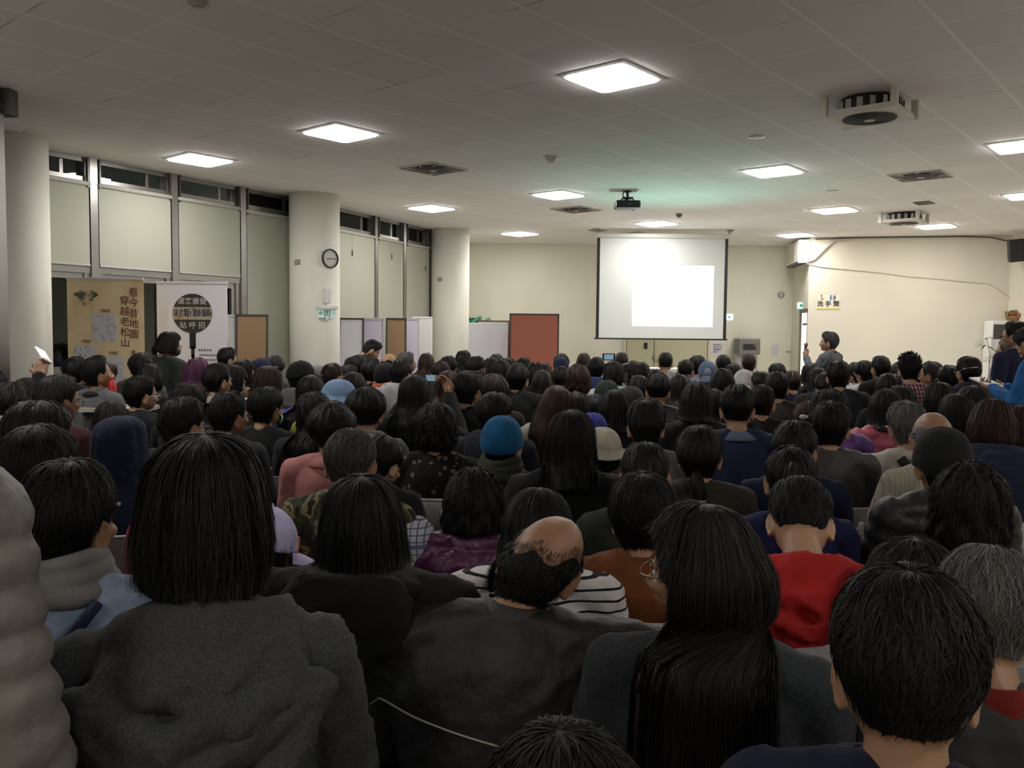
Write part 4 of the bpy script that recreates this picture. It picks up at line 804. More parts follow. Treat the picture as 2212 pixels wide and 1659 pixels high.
def hair_fn(kind, seed, **ov):
    h = dict(HAIR[kind]); h.update(ov)
    b, s_, f = [math.radians(h[k]) for k in 'bsf']; Tt, Ts, Tn = h['T']; L0 = h['L']
    if L0: Ts, Tn = Ts * .62, Tn * .62; opn = math.radians(h.get('open', 66))
    bald = math.radians(h.get('bald', 0)); curl = h.get('curl', 0); drape = h.get('drape', 0); tuck = h.get('tuck', 0); back = h.get('back', .172)
    def P(th, s, extra=0.0, inner=False):
        th, s = np.broadcast_arrays(np.asarray(th, float), np.asarray(s, float))
        a = np.abs((th + math.pi) % (2 * math.pi) - math.pi)             # 0 back .. pi face
        k1 = 1 - sm(math.radians(48), math.radians(86), a)
        phe = s_ + (b - s_) * k1
        kf = sm(math.radians(100), math.radians(140), a); phe = phe + (f - phe) * kf
        L = L0 * (1 - sm(math.pi - opn - .12, math.pi - opn + .12, a)) if L0 else np.zeros_like(a)
        L = L * (1 + .05 * hnoise(a * 1.0 + th, seed + 5, (9, 23, 41)))
        phe = phe * (1 + .012 * hnoise(th, seed + 9, (17, 29, 53)))
        R = .10; ph0 = np.minimum(bald * (.95 + .08 * np.sin(a * 5 + seed)), phe - .12) if bald else 0.0
        tot = (phe - ph0) * R + L; d = s * tot; ph = np.minimum(ph0 + d / R, phe); hang = np.clip(d - (phe - ph0) * R, 0, None)
        low = sm(math.radians(75), math.radians(125), ph)
        T = Tt + (Ts - Tt) * sm(math.radians(20), math.radians(85), ph)
        if not L0: T = T + (Tn - T) * low
        else: T = T + (Tn - T) * sm(math.radians(60), math.radians(100), ph) * (1 - .4 * sm(1.2, 2.2, a))
        T = T * (1 + .14 * hnoise(th, seed, (3, 5, 8)) * sm(.1, .9, ph) + .08 * np.sin(ph * 5 + seed) + .16 * np.sin(th + seed * 1.7) * np.sin(ph))
        g = .0011 * hnoise(th + .15 * np.sin(ph * 3 + seed), seed + 1) * sm(.15, .7, ph)
        if curl: g = g + .006 * np.sin(th * 11 + ph * 9 + seed) * np.sin(ph * 14 + hang * 70 + seed) 
        if bald: T = T * sm(0, .5, s) + .0008
        T = T * (1 - .8 * sm(.62, 1.0, s) * (L0 == 0))
        off = T + g + extra
        if inner: off = np.where(hang > 0, off - np.maximum(.75 * T, .008), np.minimum(off * 0 - .004, off))
        p, n = skull(th, ph, off)
        if L0:
            q = hang / max(L0, .01); c = p[..., :2] - np.array([0, HY])
            c = c * (1 + (.06 * np.sin(np.clip(q, 0, 1) * 1.6) - tuck * q ** 3)[..., None])
            p = np.concatenate([c + np.array([0, HY]), (p[..., 2] - hang)[..., None]], -1)
            g2 = .0035 * hnoise(th, seed + 3, (13, 31, 47)) * sm(0, .05, hang); p[..., 0] += g2 * n[..., 0]; p[..., 1] += g2 * n[..., 1]
            if drape:
                z = p[..., 2]; kk = sm(1.13, 1.02, z) if False else 1 - sm(1.02, 1.13, z)
                tgt = -(back + .012 * hnoise(th, seed + 4, (5, 9, 14))) + (extra if np.ndim(extra) else 0) * -1 + (0.016 if inner else 0)
                bulge = .015 * np.cos(p[..., 0] / .12 * 1.3)
                sel = a < math.radians(115)
                p[..., 1] = np.where(sel, p[..., 1] + (np.minimum(tgt - bulge, p[..., 1]) - p[..., 1]) * kk, p[..., 1])
        return p, n
    return P, h
def strands(P, n, seed, s0=(0, .6), ln=(.25, .6), lift=.004, wid=.0009, segs=7, thr=(0, 2 * math.pi), wob=.05, fly=.0):
    r = np.random.RandomState(seed); th = thr[0] + r.rand(n) * (thr[1] - thr[0]); a = s0[0] + r.rand(n) * (s0[1] - s0[0]); b = np.minimum(a + ln[0] + r.rand(n) * (ln[1] - ln[0]), 1.03)
    u = np.linspace(0, 1, segs)[None, :]; S = a[:, None] + (b - a)[:, None] * u
    TH = th[:, None] + (r.rand(n)[:, None] - .5) * wob * 2 * u + (r.rand(n)[:, None] - .5) * wob * np.sin(u * 5)
    ex = (r.rand(n)[:, None] * lift + .0006) + fly * (r.rand(n)[:, None] ** 3) * u ** 1.5
    ex = ex * sm(-.02, .14, S)
    p, nn = P(TH, np.clip(S, 0, 1.0), ex)
    tg = np.gradient(p, axis=1); tg /= np.linalg.norm(tg, axis=-1, keepdims=True) + 1e-9
    sd = np.cross(tg, nn); sd /= np.linalg.norm(sd, axis=-1, keepdims=True) + 1e-9
    tl = (r.rand(n)[:, None, None] - .5) * 1.2; sd = sd + nn * tl
    wd = wid * (.6 + .8 * r.rand(n))[:, None, None] * (1 - .75 * u[..., None] ** 3)
    V = np.stack([p - sd * wd, p + sd * wd], 2).reshape(-1, 3)
    base = (np.arange(n) * segs * 2)[:, None] + (np.arange(segs - 1) * 2)[None, :]
    Q = np.stack([base, base + 1, base + 3, base + 2], -1).reshape(-1, 4)
    return V, q2t(Q)
def hair_geo(kind, seed, lod, **ov):
    P, h = hair_fn(kind, seed, **ov); nA, nS = ((220, 46), (110, 26), (44, 14))[lod]
    th = np.linspace(0, 2 * math.pi, nA, endpoint=False)[None, :]; s = np.linspace(0, 1, nS)[:, None]
    o, _ = P(th, s); i, _ = P(th, s[nS // 3:], 0, True); i = i[::-1]
    V = np.vstack([o.reshape(-1, 3), i.reshape(-1, 3)]); T = grid_faces(nS + len(i), nA, True, flip=True)
    parts = [(V, T)]
    if lod < 2:
        n = (2600, 500)[lod] if kind not in ('crop', 'bald', 'thin') else (2600, 400)[lod]
        n = int(n * h.get('dens', 1))
        if h.get('spike') : 
            r = np.random.RandomState(seed); m = 260
            tt = r.rand(m) * 6.283; ss = r.rand(m) ** .6 * .6; p, nn = P(tt, ss)
            for k in range(m):
                if ss[k] * 128 > 75 and r.rand() < .7: continue
                d = nn[k] + r.randn(3) * .25 + np.array([0, 0, .5]); d /= np.linalg.norm(d); L = .018 + r.rand() * .022
                parts.append(tube([p[k] - nn[k] * .004, p[k] + d * L * .6, p[k] + d * L], [.0045, .003, .0006], 5))
        if h['L']: 
            parts.append(strands(P, n, seed + 11, (0.02, .75), (.2, .5), .004, (.0008, .0013)[lod], 9 if lod == 0 else 6, wob=.05, fly=.010))
            parts.append(strands(P, n // 4, seed + 12, (.55, .8), (.3, .45), .008, (.0008, .0013)[lod], 7, wob=.09, fly=.02))
        else:
            w_ = (.0009, .0016)[lod]
            lf = {'crop': .003, 'bald': .003, 'thin': .005}.get(kind, .006)
            parts.append(strands(P, int(n * 1.3), seed + 11, (0.012, .85), (.10, .3), lf, w_, 6, wob=.16, fly=h.get('fly', .006)))
            if kind == 'bald':
                P2, _ = hair_fn('crop', seed, bald=64, T=(.002, .003, .003)); parts.append(strands(P2, int(n * .35), seed + 13, (0.0, .45), (.06, .12), .0012, .0006, 5, wob=.06))
    else:
        parts.append(strands(P, 150, seed + 11, (.03, .8), (.15, .4), .007, .0032, 5, wob=.2, fly=.008))
    if curl_tail := h.get('tail'):
        parts += tail_geo(curl_tail, seed, lod, h)
    V, T = join(parts)
    return V, T
def tail_geo(kind, seed, lod, h):
    P = []; r = np.random.RandomState(seed); nst = (260, 120, 30)[lod]; L = h.get('tl', .30)
    if kind == 1:   base = np.array([0, HY - .092, CR - .045]); ctrl = [(0, 0, 0), (0, -.035, .012), (0, -.060, -.02), (.0, -.060, -.10), (0, -.075, -.2), (0, -.075, -.2 - L * .5), (0, -.06, -.2 - L)]; rad = [.012, .018, .026, .032, .032, .024, .006]
    elif kind == 2: base = np.array([0, HY - .085, CR - .155]); ctrl = [(0, 0, 0), (-.005, -.03, -.02), (-.012, -.055, -.06), (-.015, -.07, -.12), (-.015, -.07, -.2)]; rad = [.014, .02, .028, .024, .006]
    else:
        c = np.array([0, HY - .112, CR - .085]); P.append(ell(c, (.034, .026, .032), None, 12, 20))
        for k in range(nst // 3):
            a0 = r.rand() * 6.28; el = r.rand() * 3; t = np.linspace(0, 2.2, 8); v = np.stack([np.cos(a0 + t) * .036, np.full(8, 0.0), np.sin(a0 + t) * .034], 1); v[:, 1] = -.028 * np.abs(np.sin(t)) * r.rand(); P.append(tube(c + v, .0016, 4))
        return P
    sk = h.get('sk', 0.0)
    pts = np.array([base + np.array(q) + np.array([sk * i / len(ctrl), 0, 0]) for i, q in enumerate(ctrl)])
    t = np.linspace(0, len(pts) - 1, 16); pp = np.stack([np.interp(t, range(len(pts)), pts[:, k]) for k in range(3)], 1); rr = np.interp(t, range(len(rad)), rad)
    P.append(tube(pp, np.stack([rr * .85, rr * .8], 1), 14))
    for k in range(nst):
        a0 = r.rand() * 6.28; e = r.rand() * .15 + .85; j1 = 10 + r.randint(6)
        off = np.stack([np.cos(a0 + np.zeros(16)), np.sin(a0) * np.ones(16), np.zeros(16)], 1) * (rr * e + .0015)[:, None]
        off[:, 0] += np.sin(t * 1.3 + a0 * 3) * .003
        P.append(tube((pp + off)[:j1 + 1], .0013 if lod < 2 else .003, 4))
    return P
def cap_shell(b, s_, f, T, lod, rib=0, seed=0, L=0, open_=60, thick=.003):
    nA, nS = ((96, 26), (64, 16), (36, 9))[lod]
    th = np.linspace(0, 2 * math.pi, nA, endpoint=False)[None, :]; s = np.linspace(0, 1, nS)[:, None]
    def Q(th, s, e):
        a = np.abs((th + math.pi) % (2 * math.pi) - math.pi); k1 = 1 - sm(.6, 1.4, a)
        S, Fr, B = map(math.radians, (s_, f, b)); phe = S + (B - S) * k1; phe = phe + (Fr - phe) * sm(1.7, 2.5, a); ph = phe * s
        t = T[0] + (T[1] - T[0]) * sm(.4, 1.4, ph); t = t + e + rib * np.sin(th * 40) * .5 + .0008 * np.sin(th * 6 + ph * 5 + seed)
        return skull(th, ph, t)[0]
    o = Q(th, s, 0); i = Q(th, s[nS // 2:], -thick)[::-1]
    return np.vstack([o.reshape(-1, 3), i.reshape(-1, 3)]), grid_faces(nS + len(i), nA, True, flip=True)
def brim_plate(a0, half, inner_ph, T, length, droop, lod, n=20, up=0.0, curve=.02):
    """brim sticking out around angle a0 (pi = front)"""
    th = np.linspace(-half, half, n); ph = np.full(n, math.radians(inner_ph)); p, nn = skull(a0 + th, ph, np.full(n, T - .004))
    rows = []
    dirs = np.stack([np.sin(a0 + th * .55), -np.cos(a0 + th * .55), np.zeros(n)], 1)
    for u in np.linspace(0, 1, 6):
        ln = length * np.sqrt(np.clip(1 - (th / half) ** 2 * .98, 0, 1)) * u
        q = p + dirs * ln[:, None]; q[:, 2] += up * u * length - droop * u * u - curve * (th / half) ** 2 * 1.0 * u; rows.append(q)
    top = np.array(rows); bot = top - np.array([0, 0, .004]); V = np.vstack([top.reshape(-1, 3), bot[::-1].reshape(-1, 3)])
    return V, grid_faces(12, n)
def flare_brim(ph, T, out, drop, lod, wave=.004):
    th = np.linspace(0, 2 * math.pi, 60, endpoint=False); p, nn = skull(th, np.full(60, math.radians(ph)), np.full(60, T)); d = np.stack([np.sin(th), -np.cos(th), np.zeros(60)], 1)
    rows = [p + d * out * u + np.array([0, 0, -drop]) * (u ** .8) + np.stack([0 * th, 0 * th, wave * np.sin(th * 5) * u], 1) for u in np.linspace(0, 1, 7)]
    top = np.array(rows); bot = (top - d * .003)[::-1]; return np.vstack([top.reshape(-1, 3), bot.reshape(-1, 3)]), grid_faces(14, 60, True)

def hood_geo(size=1.0, drape=False):
    P = []; t = np.linspace(-2.55, 2.55, 26)                            # 0 = back
    pts = np.stack([np.sin(t) * .105, -.012 - np.cos(t) * .098 , 1.075 - .05 * sm(.9, 2.5, np.abs(t)) + .012 * np.cos(t)], 1)
    r = .034 - .012 * np.abs(t) / 2.55; P.append(tube(pts, np.stack([r, r * 1.15], 1) * size, 14))
    pts2 = np.stack([np.sin(t) * .118, -.028 - np.cos(t) * .112, 1.045 - .05 * sm(.9, 2.5, np.abs(t))], 1)
    P.append(tube(pts2, np.stack([r, r], 1) * size, 12))
    P.append(loft([ering((0, y, z), a, .030, 24) for z, a, y in ((1.085, .10, -.125), (1.04, .135, -.150), (.99, .135, -.160), (.94, .11, -.160), (.90, .07, -.158), (.875, .02, -.155))][::-1]))
    if drape:
        P = P[:2]; P.append(loft([ering((0, y, z), a, .016, 24) for z, a, y in ((1.075, .10, -.115), (1.03, .15, -.135), (.98, .15, -.142), (.93, .12, -.142), (.89, .08, -.142), (.86, .03, -.140))][::-1]))
        for k, (w_, d_, x0, r_) in enumerate(((.150, .08, -.02, .020), (.165, .13, -.01, .017), (.160, .17, .03, .018), (.15, .215, .01, .016), (.12, .055, .04, .014))):
            u = np.linspace(-1, 1, 22); sag = (1 - np.abs(u) ** 1.6); P.append(tube(np.stack([w_ * u + x0 * sag, -.125 - .035 * sag - .02 * (1 - u * u), 1.06 - d_ * sag - .035 * np.abs(u) ** 3 + .012 * np.sin(u * 4 + k)], 1), np.stack([r_ * (.6 + .4 * sag)] * 2, 1), 10))
    V, T = join(P)
    if size > 1: V = V * np.array([size * 1.06, size, 1]) + np.array([0, .02 * size - .02, 0]); k = sm(1.02, .88, V[:, 2]) if False else 1 - sm(.88, 1.02, V[:, 2]); V[:, 2] -= (size - 1) * .22 * k
    return remesh((V, T), .009, 4)
def collar_geo(stand=.045, r0=.066, r1=.062, z0=1.045, thick=.006, fold=False, slope=.018):
    t = np.linspace(0, 2 * math.pi, 40, endpoint=False); c = np.stack([np.cos(t), np.sin(t)], 1)
    def ring(r, z, back=0): return np.c_[c[:, 0] * r, -.012 + c[:, 1] * r * 1.02, z - slope * sm(-.2, 1, c[:, 1])]
    rows = [ring(r0 + .012, z0 - .03), ring(r0 + thick, z0), ring(r1 + thick, z0 + stand)]
    if fold: rows = [ring(r0 + .034, z0 - .014), ring(r0 + .040, z0 - .006), ring(r1 + .022, z0 + stand * .6), ring(r1 + thick, z0 + stand)]
    rows += [ring(r1 + thick * .4, z0 + stand + .003), ring(r1, z0 + stand), ring(r0, z0), ring(r0, z0 - .03)]
    return np.array(rows).reshape(-1, 3), grid_faces(len(rows), 40, True, flip=True)
def scarf_geo():
    P = []; t = np.linspace(0, 2 * math.pi, 40, endpoint=False)
    for k, (z, r, w_) in enumerate(((1.06, .088, .030), (1.10, .082, .026), (1.135, .078, .020))):
        P.append(tube(np.stack([np.cos(t) * r, -.012 + np.sin(t) * r, z + .008 * np.sin(t * 2 + k)], 1), w_, 10, closed=True))
    return remesh(join(P), .009, 2)
def glasses_geo():
    P = []; y = HY + .098; z = CR - .117
    for s in (-1, 1):
        t = np.linspace(0, 2 * math.pi, 20, endpoint=False)
        P.append(tube(np.stack([s * .034 + .026 * np.cos(t), y + 0 * t, z + .018 * np.sin(t)], 1), .0017, 6, closed=True))
        P.append(tube([(s * .060, y - .002, z + .004), (s * .074, y - .012, z + .005), (s * .082, HY + .01, z + .004), (s * .083, HY - .012, z - .006)], .0018, 6))
    P.append(tube([(-.009, y + .001, z + .004), (0, y + .003, z + .006), (.009, y + .001, z + .004)], .0015, 6))
    return join(P)
def eyes_geo():
    P = []
    for s in (-1, 1): P.append(ell((s * .031, HY + .0765, CR - .115), (.0125, .0085, .0065), None, 8, 12))
    a = join(P); Q = []
    for s in (-1, 1): Q.append(ell((s * .031, HY + .0825, CR - .115), (.0052, .0035, .0056), None, 6, 10))
    b = join(Q); return a, b
def brows_geo():
    P = []
    for s in (-1, 1): P.append(tube([(s * .014, HY + .092, CR - .098), (s * .032, HY + .0895, CR - .093), (s * .050, HY + .078, CR - .098)], [(.003, .0025), (.0035, .0025), (.0018, .0018)], 6))
    return join(P)
def mask_geo():
    a = np.linspace(-1.15, 1.15, 20)[None, :]; rows = []
    for dz, k in ((.138, 1.04), (.155, 1.16), (.172, 1.16), (.19, 1.12), (.21, 1.04), (.222, .92)):
        rows.append(np.stack([np.sin(a[0]) * .070 * k, HY + np.cos(a[0]) * .098 * k - .003, np.full(20, CR - dz)], 1))
    o = np.array(rows); V = np.vstack([o.reshape(-1, 3), (o * np.array([.97, .97, 1]))[::-1].reshape(-1, 3)]); P = [(V, grid_faces(12, 20))]
    for s in (-1, 1):
        for dz in (.142, .205): P.append(tube([(s * .064, HY + .045, CR - dz), (s * .080, HY + .01, CR - .135 - (dz - .142) * .4), (s * .084, HY - .010, CR - .125)], .0014, 5))
    return join(P)
# ---------------------------------------------------------------- cloth, skin and hair materials
def m_skin(tone=0):
    cs = [(.36, .20, .12), (.29, .155, .09), (.42, .25, .155), (.23, .12, .07)]
    def bld(nt, b):
        b.inputs['Subsurface Weight'].default_value = .08; b.inputs['Subsurface Radius'].default_value = (.01, .004, .002); b.inputs['Subsurface Scale'].default_value = 1
    return mat('skin_%d' % tone, cs[tone], .48, spec=.45, bump=(220, .0006, 3), build=bld)
def m_hair(col):
    def bld(nt, b):
        g = nd(nt, 'ShaderNodeNewGeometry'); r = ramp(nt, [(0, tuple(c * .4 for c in col)), (.75, tuple(c * .65 for c in col)), (1, tuple(min(1, c * 1.2 + .002) for c in col))], g.outputs['Random Per Island']); nt.links.new(r.outputs[0], b.inputs['Base Color'])
        b.inputs['Anisotropic'].default_value = .0
    return mat('hair_%.3f_%.3f_%.3f' % tuple(col), col, .56, spec=.24, bump=(90, .0012, 4), build=bld)
HC_ = dict(black=(.008, .0075, .0075), dark=(.014, .011, .010), brown=(.030, .016, .011), red=(.042, .017, .012), light=(.075, .040, .026), grey=(.10, .098, .10), mixed=(.038, .036, .037), silver=(.22, .22, .23), salt=(.15, .14, .14), purple=(.16, .05, .13), salon=(.02, .015, .014))
CLOTH_STYLES = {}
def m_cloth(col, style='plain', var=0):
    col = tuple(c * .78 for c in col)
    key = 'cloth_%s_%d_%d_%d' % (style, int(col[0] * 999), int(col[1] * 999), int(col[2] * 999))
    if key in MATS: return MATS[key]
    rough = {'shiny': .20, 'leather': .38, 'nylon': .55, 'down': .48}.get(style, .88)
    def bld(nt, b):
        L = nt.links.new; tc = nd(nt, 'ShaderNodeTexCoord'); ob = tc.outputs['Object']; sx = nd(nt, 'ShaderNodeSeparateXYZ'); L(ob, sx.inputs[0])
        def math_(op, a, bb=None, c=None):
            n = nd(nt, 'ShaderNodeMath', operation=op)
            for i, v in enumerate((a, bb, c)):
                if v is None: continue
                if isinstance(v, (int, float)): n.inputs[i].default_value = v
                else: L(v, n.inputs[i])
            return n.outputs[0]
        def noise(sc_, det=3, vec=ob):
            n = nd(nt, 'ShaderNodeTexNoise'); n.inputs['Scale'].default_value = sc_; n.inputs['Detail'].default_value = det; L(vec, n.inputs['Vector']); return n.outputs['Fac']
        def mixc(f, a, c):
            m = nd(nt, 'ShaderNodeMix', data_type='RGBA'); L(f, m.inputs[0])
            for i, v in ((6, a), (7, c)):
                if isinstance(v, tuple): m.inputs[i].default_value = (*v, 1)
                else: L(v, m.inputs[i])
            return m.outputs[2]
        z, x = sx.outputs[2], sx.outputs[0]
        def band(v, per, duty, ph=0.0):
            f = math_('FRACT', math_('ADD', math_('MULTIPLY', v, 1 / per), ph)); return math_('LESS_THAN', f, duty)
        c2 = tuple(min(1, c * 1.25) for c in col); c1 = tuple(c * .82 for c in col)
        base = ramp(nt, [(.3, c1), (.7, c2)], noise(9)).outputs[0]
        if style == 'stripes':      # thin dark lines on white
            zz = math_('ADD', z, math_('MULTIPLY', noise(5), .02)); base = mixc(band(zz, .029, .22), (.62, .61, .62), (.012, .012, .014))
        elif style == 'plaid':
            t = mixc(band(x, .022, .16), (.42, .44, .50), (.06, .07, .12)); t = mixc(band(z, .022, .16, .3), t, (.07, .08, .13)); base = mixc(band(z, .09, .10), t, (.10, .12, .30))
        elif style == 'redplaid':
            t = mixc(band(x, .035, .12), (.16, .025, .035), (.6, .5, .5)); t = mixc(band(z, .035, .12), t, (.6, .5, .5)); base = mixc(band(x, .035, .25, .5), t, (.03, .02, .05))
        elif style == 'lines':
            base = mixc(band(x, .018, .14), col, tuple(c * .62 for c in col))
        elif style == 'sailor':
            base = mixc(band(z, .12, .45, .15), (.55, .54, .52), (.012, .012, .014))
        elif style == 'camo':
            a = ramp(nt, [(0, (.020, .020, .016)), (.44, (.020, .020, .016)), (.45, (.045, .055, .025)), (.53, (.045, .055, .025)), (.54, (.20, .18, .09)), (.62, (.20, .18, .09)), (.63, (.03, .024, .018))], noise(16, 2), 'CONSTANT'); base = a.outputs[0]
        elif style == 'floral':
            v = nd(nt, 'ShaderNodeTexVoronoi'); v.inputs['Scale'].default_value = 26; L(ob, v.inputs['Vector']); v2 = nd(nt, 'ShaderNodeTexNoise'); v2.inputs['Scale'].default_value = 90; L(ob, v2.inputs['Vector'])
            d = math_('ADD', v.outputs['Distance'], math_('MULTIPLY', v2.outputs['Fac'], .38)); base = mixc(math_('LESS_THAN', d, .50), (.010, .009, .009), (.17, .13, .10))
        elif style == 'denim':
            base = ramp(nt, [(.35, tuple(c * .55 for c in col)), (.55, col), (.7, c2)], noise(11, 6)).outputs[0]
        elif style == 'heather':
            base = ramp(nt, [(.35, c1), (.65, tuple(min(1, c * 1.4) for c in col))], noise(260, 2)).outputs[0]
        L(base, b.inputs['Base Color'])
        n1 = noise(26, 5); hgt = n1
        bp = nd(nt, 'ShaderNodeBump'); bp.inputs['Distance'].default_value = .010 if style in ('shiny', 'down', 'leather', 'nylon') else .006; bp.inputs['Strength'].default_value = .7
        w_ = nd(nt, 'ShaderNodeTexNoise'); w_.inputs['Scale'].default_value = 650; L(ob, w_.inputs['Vector'])
        L(math_('ADD', hgt, math_('MULTIPLY', w_.outputs['Fac'], .06)), bp.inputs['Height']); L(bp.outputs['Normal'], b.inputs['Normal'])
    return mat(key, col, rough, spec=.5 if rough < .6 else .25, sheen=.0 if rough < .6 else .025, build=bld)

def wrinkle(V, N, seed, amp, big=1.0):
    r = np.random.RandomState(seed); W = V + .03 * np.stack([np.sin(V[:, 2] * 23 + seed), np.sin(V[:, 0] * 19 + 1), np.sin(V[:, 1] * 21 + V[:, 0] * 12)], 1); o = np.zeros(len(V))
    for k in range(9):
        d = r.randn(3); d[2] *= 1.3; d /= np.linalg.norm(d); f = (28, 40, 55)[k % 3] * (.7 + .6 * r.rand()) / big; ph = r.rand() * 6.28
        s = np.sin(W @ d * f + ph); o += (1 - np.abs(s)) ** 2.2 * (.5 + .5 * np.sin(W @ r.randn(3) * 7 + ph)) - .18
    return V + N * (o * amp)[:, None]
def quilt(V, pose, per, amp):
    q = POSES[pose]; u = V[:, 2].copy(); best = np.full(len(V), 9.)
    for s_, k in ((1, 'R'), (-1, 'L')):
        sh = np.array([s_ * SH[0], SH[1], SH[2]]); e, wv = np.array(q[k][0]), np.array(q[k][1]); acc = 0
        for a, b in ((sh, e), (e, wv)):
            ab = b - a; L = np.linalg.norm(ab); t = np.clip((V - a) @ ab / L ** 2, 0, 1); d = np.linalg.norm(V - a - t[:, None] * ab, axis=1)
            arm = (d < .085) & (d < best) & ((np.abs(V[:, 0]) > .185) | (V[:, 1] > .135)); u = np.where(arm, -(acc + t * L) + 1.0, u); best = np.where(arm, d, best); acc += L
    s = np.abs(np.sin(u / per * math.pi)); return amp * (s ** .6 - .62)

PEOPLE = []
GEO = {}
def cached(key, fn):
    if key not in GEO: GEO[key] = fn()
    return GEO[key]
_pid = [0]
def person(px, py, w, hair, top, label, hc='black', yaw=None, by=None, pt=0, tl=0, lean=0., side=0., pose='lap', Y=None, zt=None, fit='n', style='plain', hood=None, collar=None, colst=.045, hat=None,
           glasses=None, mask=None, scarf=None, skin=0, child=False, wide=0., group=None, stand=False, chair=True, hov=None, lodv=None, extra=None, slouch=0.0, hoff=(0, 0, 0), sink=.015, amp=None, noarmhair=0, hs=1.0, legc=(.012, .012, .015), sits=''):
    _pid[0] += 1; seed = _pid[0] * 7 + 3; rnd = np.random.RandomState(seed)
    base_w = {'bob': .205, 'curly': .225, 'mid': .205, 'long': .20, 'xlong': .20, 'thick': .20, 'bowl': .205, 'pony': .178}.get(hair, .178)
    if hat: base_w = {'bucket': .25, 'hoodup': .225}.get(hat[0], .195)
    if child: base_w *= .9
    nom = 1.20 if child else 1.30
    if stand: nom = 1.66
    # distance from the size of the head and from the usual sitting height
    if Y is None:
        Yw = base_w * F_PX / w; best = None
        for Yc in np.linspace(Yw * .72, Yw * 1.35, 60):
            z = at(px, py, Yc)[2]; c = ((Yc / Yw - 1) / .10) ** 2 + ((z - (nom - .05)) / .055) ** 2
            if best is None or c < best[0]: best = (c, Yc)
        Y = best[1]
    P0 = at(px, py, Y)
    lod = 0 if Y < 2.75 else (1 if Y < 6.2 else 2)
    if lodv is not None: lod = lodv
    aim = math.degrees(math.atan2(1.6 - P0[0], 15.5 - P0[1])) * .8
    if yaw is None: yaw = aim + rnd.uniform(-5, 5)
    if by is None: by = aim if abs(yaw - aim) < 45 else yaw - math.copysign(38, yaw - aim)
    rel = (yaw - by + 180) % 360 - 180
    # height of hair or hat over the crown
    htop = HAIR[hair]['T'][0] if hair != 'none' else 0
    if hat: htop = {'cap': .024, 'capback': .024, 'beanie': .026, 'bucket': .035, 'hoodup': .042}[hat[0]]
    fig = Fig(rel, pt, tl, lean, side, 0, wide, hs, slouch, 0, sink)
    top_pt = fig(np.array([[0, HY - .01, CR + htop]]), 'all')[0]
    sc_ = .86 if child else 1.0
    off = .39 if stand else 0.0
    zt_ = P0[2] - off * (P0[2] / 1.70 if False else 1)
    fig.dz = float(P0[2] / sc_ - off - top_pt[2])
    if fig.dz > .12 or fig.dz < -.22: print('HEIGHT', label, 'dz=%.2f Y=%.2f z=%.2f' % (fig.dz, Y, P0[2]))
    Rb = rotz(math.radians(-by)); o2 = (Rb @ top_pt * sc_)
    root = thing('person', label, 'person', (P0[0] - o2[0], P0[1] - o2[1], off * sc_ if stand else 0), math.radians(-by), group)
    root.scale = (sc_,) * 3
    if stand: root.location.z = off
    def put(name, VT, m, head=None, grow=0., wr=0., pre=None, **kw):
        V, T = VT; V = np.array(V, float)
        if grow or wr or pre is not None:
            N = vnormals(V, T)
            if grow: V = V + N * grow
            if pre is not None: V = V + N * pre(V)[:, None]
            if wr: V = wrinkle(V, N, seed, wr)
        return mk(name, (fig(V, head), T), m, root, **kw)
    tone = skin; ms = m_skin(tone)
    bodyVT = tpl('body', pose, lod)
    put('body', bodyVT, ms)
    # clothes
    g = {'s': -.004, 'n': .004, 'p': .022, 'c': .012}[fit]
    a = (amp if amp is not None else {0: .0042, 1: .0034, 2: 0}[lod])
    pre = None
    if style == 'down': pre = (lambda V: quilt(V, pose, .060, .013)); a *= .5
    elif style == 'shiny': pre = (lambda V: quilt(V, pose, .13, .016)); a *= 1.3
    stl = {'down': 'down', 'shiny': 'shiny'}.get(style, style)
    mt = m_cloth(top, stl)
    put({'down': 'puffer_jacket', 'shiny': 'puffer_jacket', 'stripes': 'shirt', 'plaid': 'shirt', 'floral': 'blouse', 'leather': 'leather_jacket', 'denim': 'denim_jacket'}.get(style, 'jacket' if fit in 'pc' else 'sweater'), tpl('top', pose, lod), mt, grow=g, wr=a, pre=pre)
    put('trousers', tpl('legs', 'stand' if stand else 'lap', lod if lod else 1), m_cloth(legc))
    if stand and lod < 2 or stand:
        for s in (-1, 1): put('shoe', ell((s * .10, .05, -.355), (.052, .14, .05)), mat('shoe_leather', (.02, .018, .016), .5))
    def hput(name, VT, m, **k2): put(name, (np.array(VT[0]) + np.array(hoff), VT[1]), m, **k2)
    if hood is not None: hput('hood', cached('hood', hood_geo) if lod == 1 else cached('hood_drape', lambda: hood_geo(1.12, True)) if lod == 0 and hood == 'big' else cached('hood', hood_geo) if lod == 0 else cached('hoodl', lambda: decimate(cached('hood', hood_geo), .15)), m_cloth(hood if isinstance(hood, tuple) else top, 'plain' if style in ('down', 'shiny') else stl), grow=g, wr=a)
    if collar is not None:
        put('collar', cached(('collar', colst, fit == 'p'), lambda: collar_geo(colst, r0=.070 if fit != 'p' else .078, r1=.064 if fit != 'p' else .072, fold=colst < .04)), m_cloth(collar if isinstance(collar, tuple) else top, stl if collar is True else 'plain'))
    if scarf is not None: put('scarf', cached('scarf', scarf_geo), m_cloth(scarf))
    # hair
    hcol = HC_[hc] if isinstance(hc, str) else hc
    ov = dict(hov or {})
    if fit == 'p' or hood is not None: ov.setdefault('back', .200)
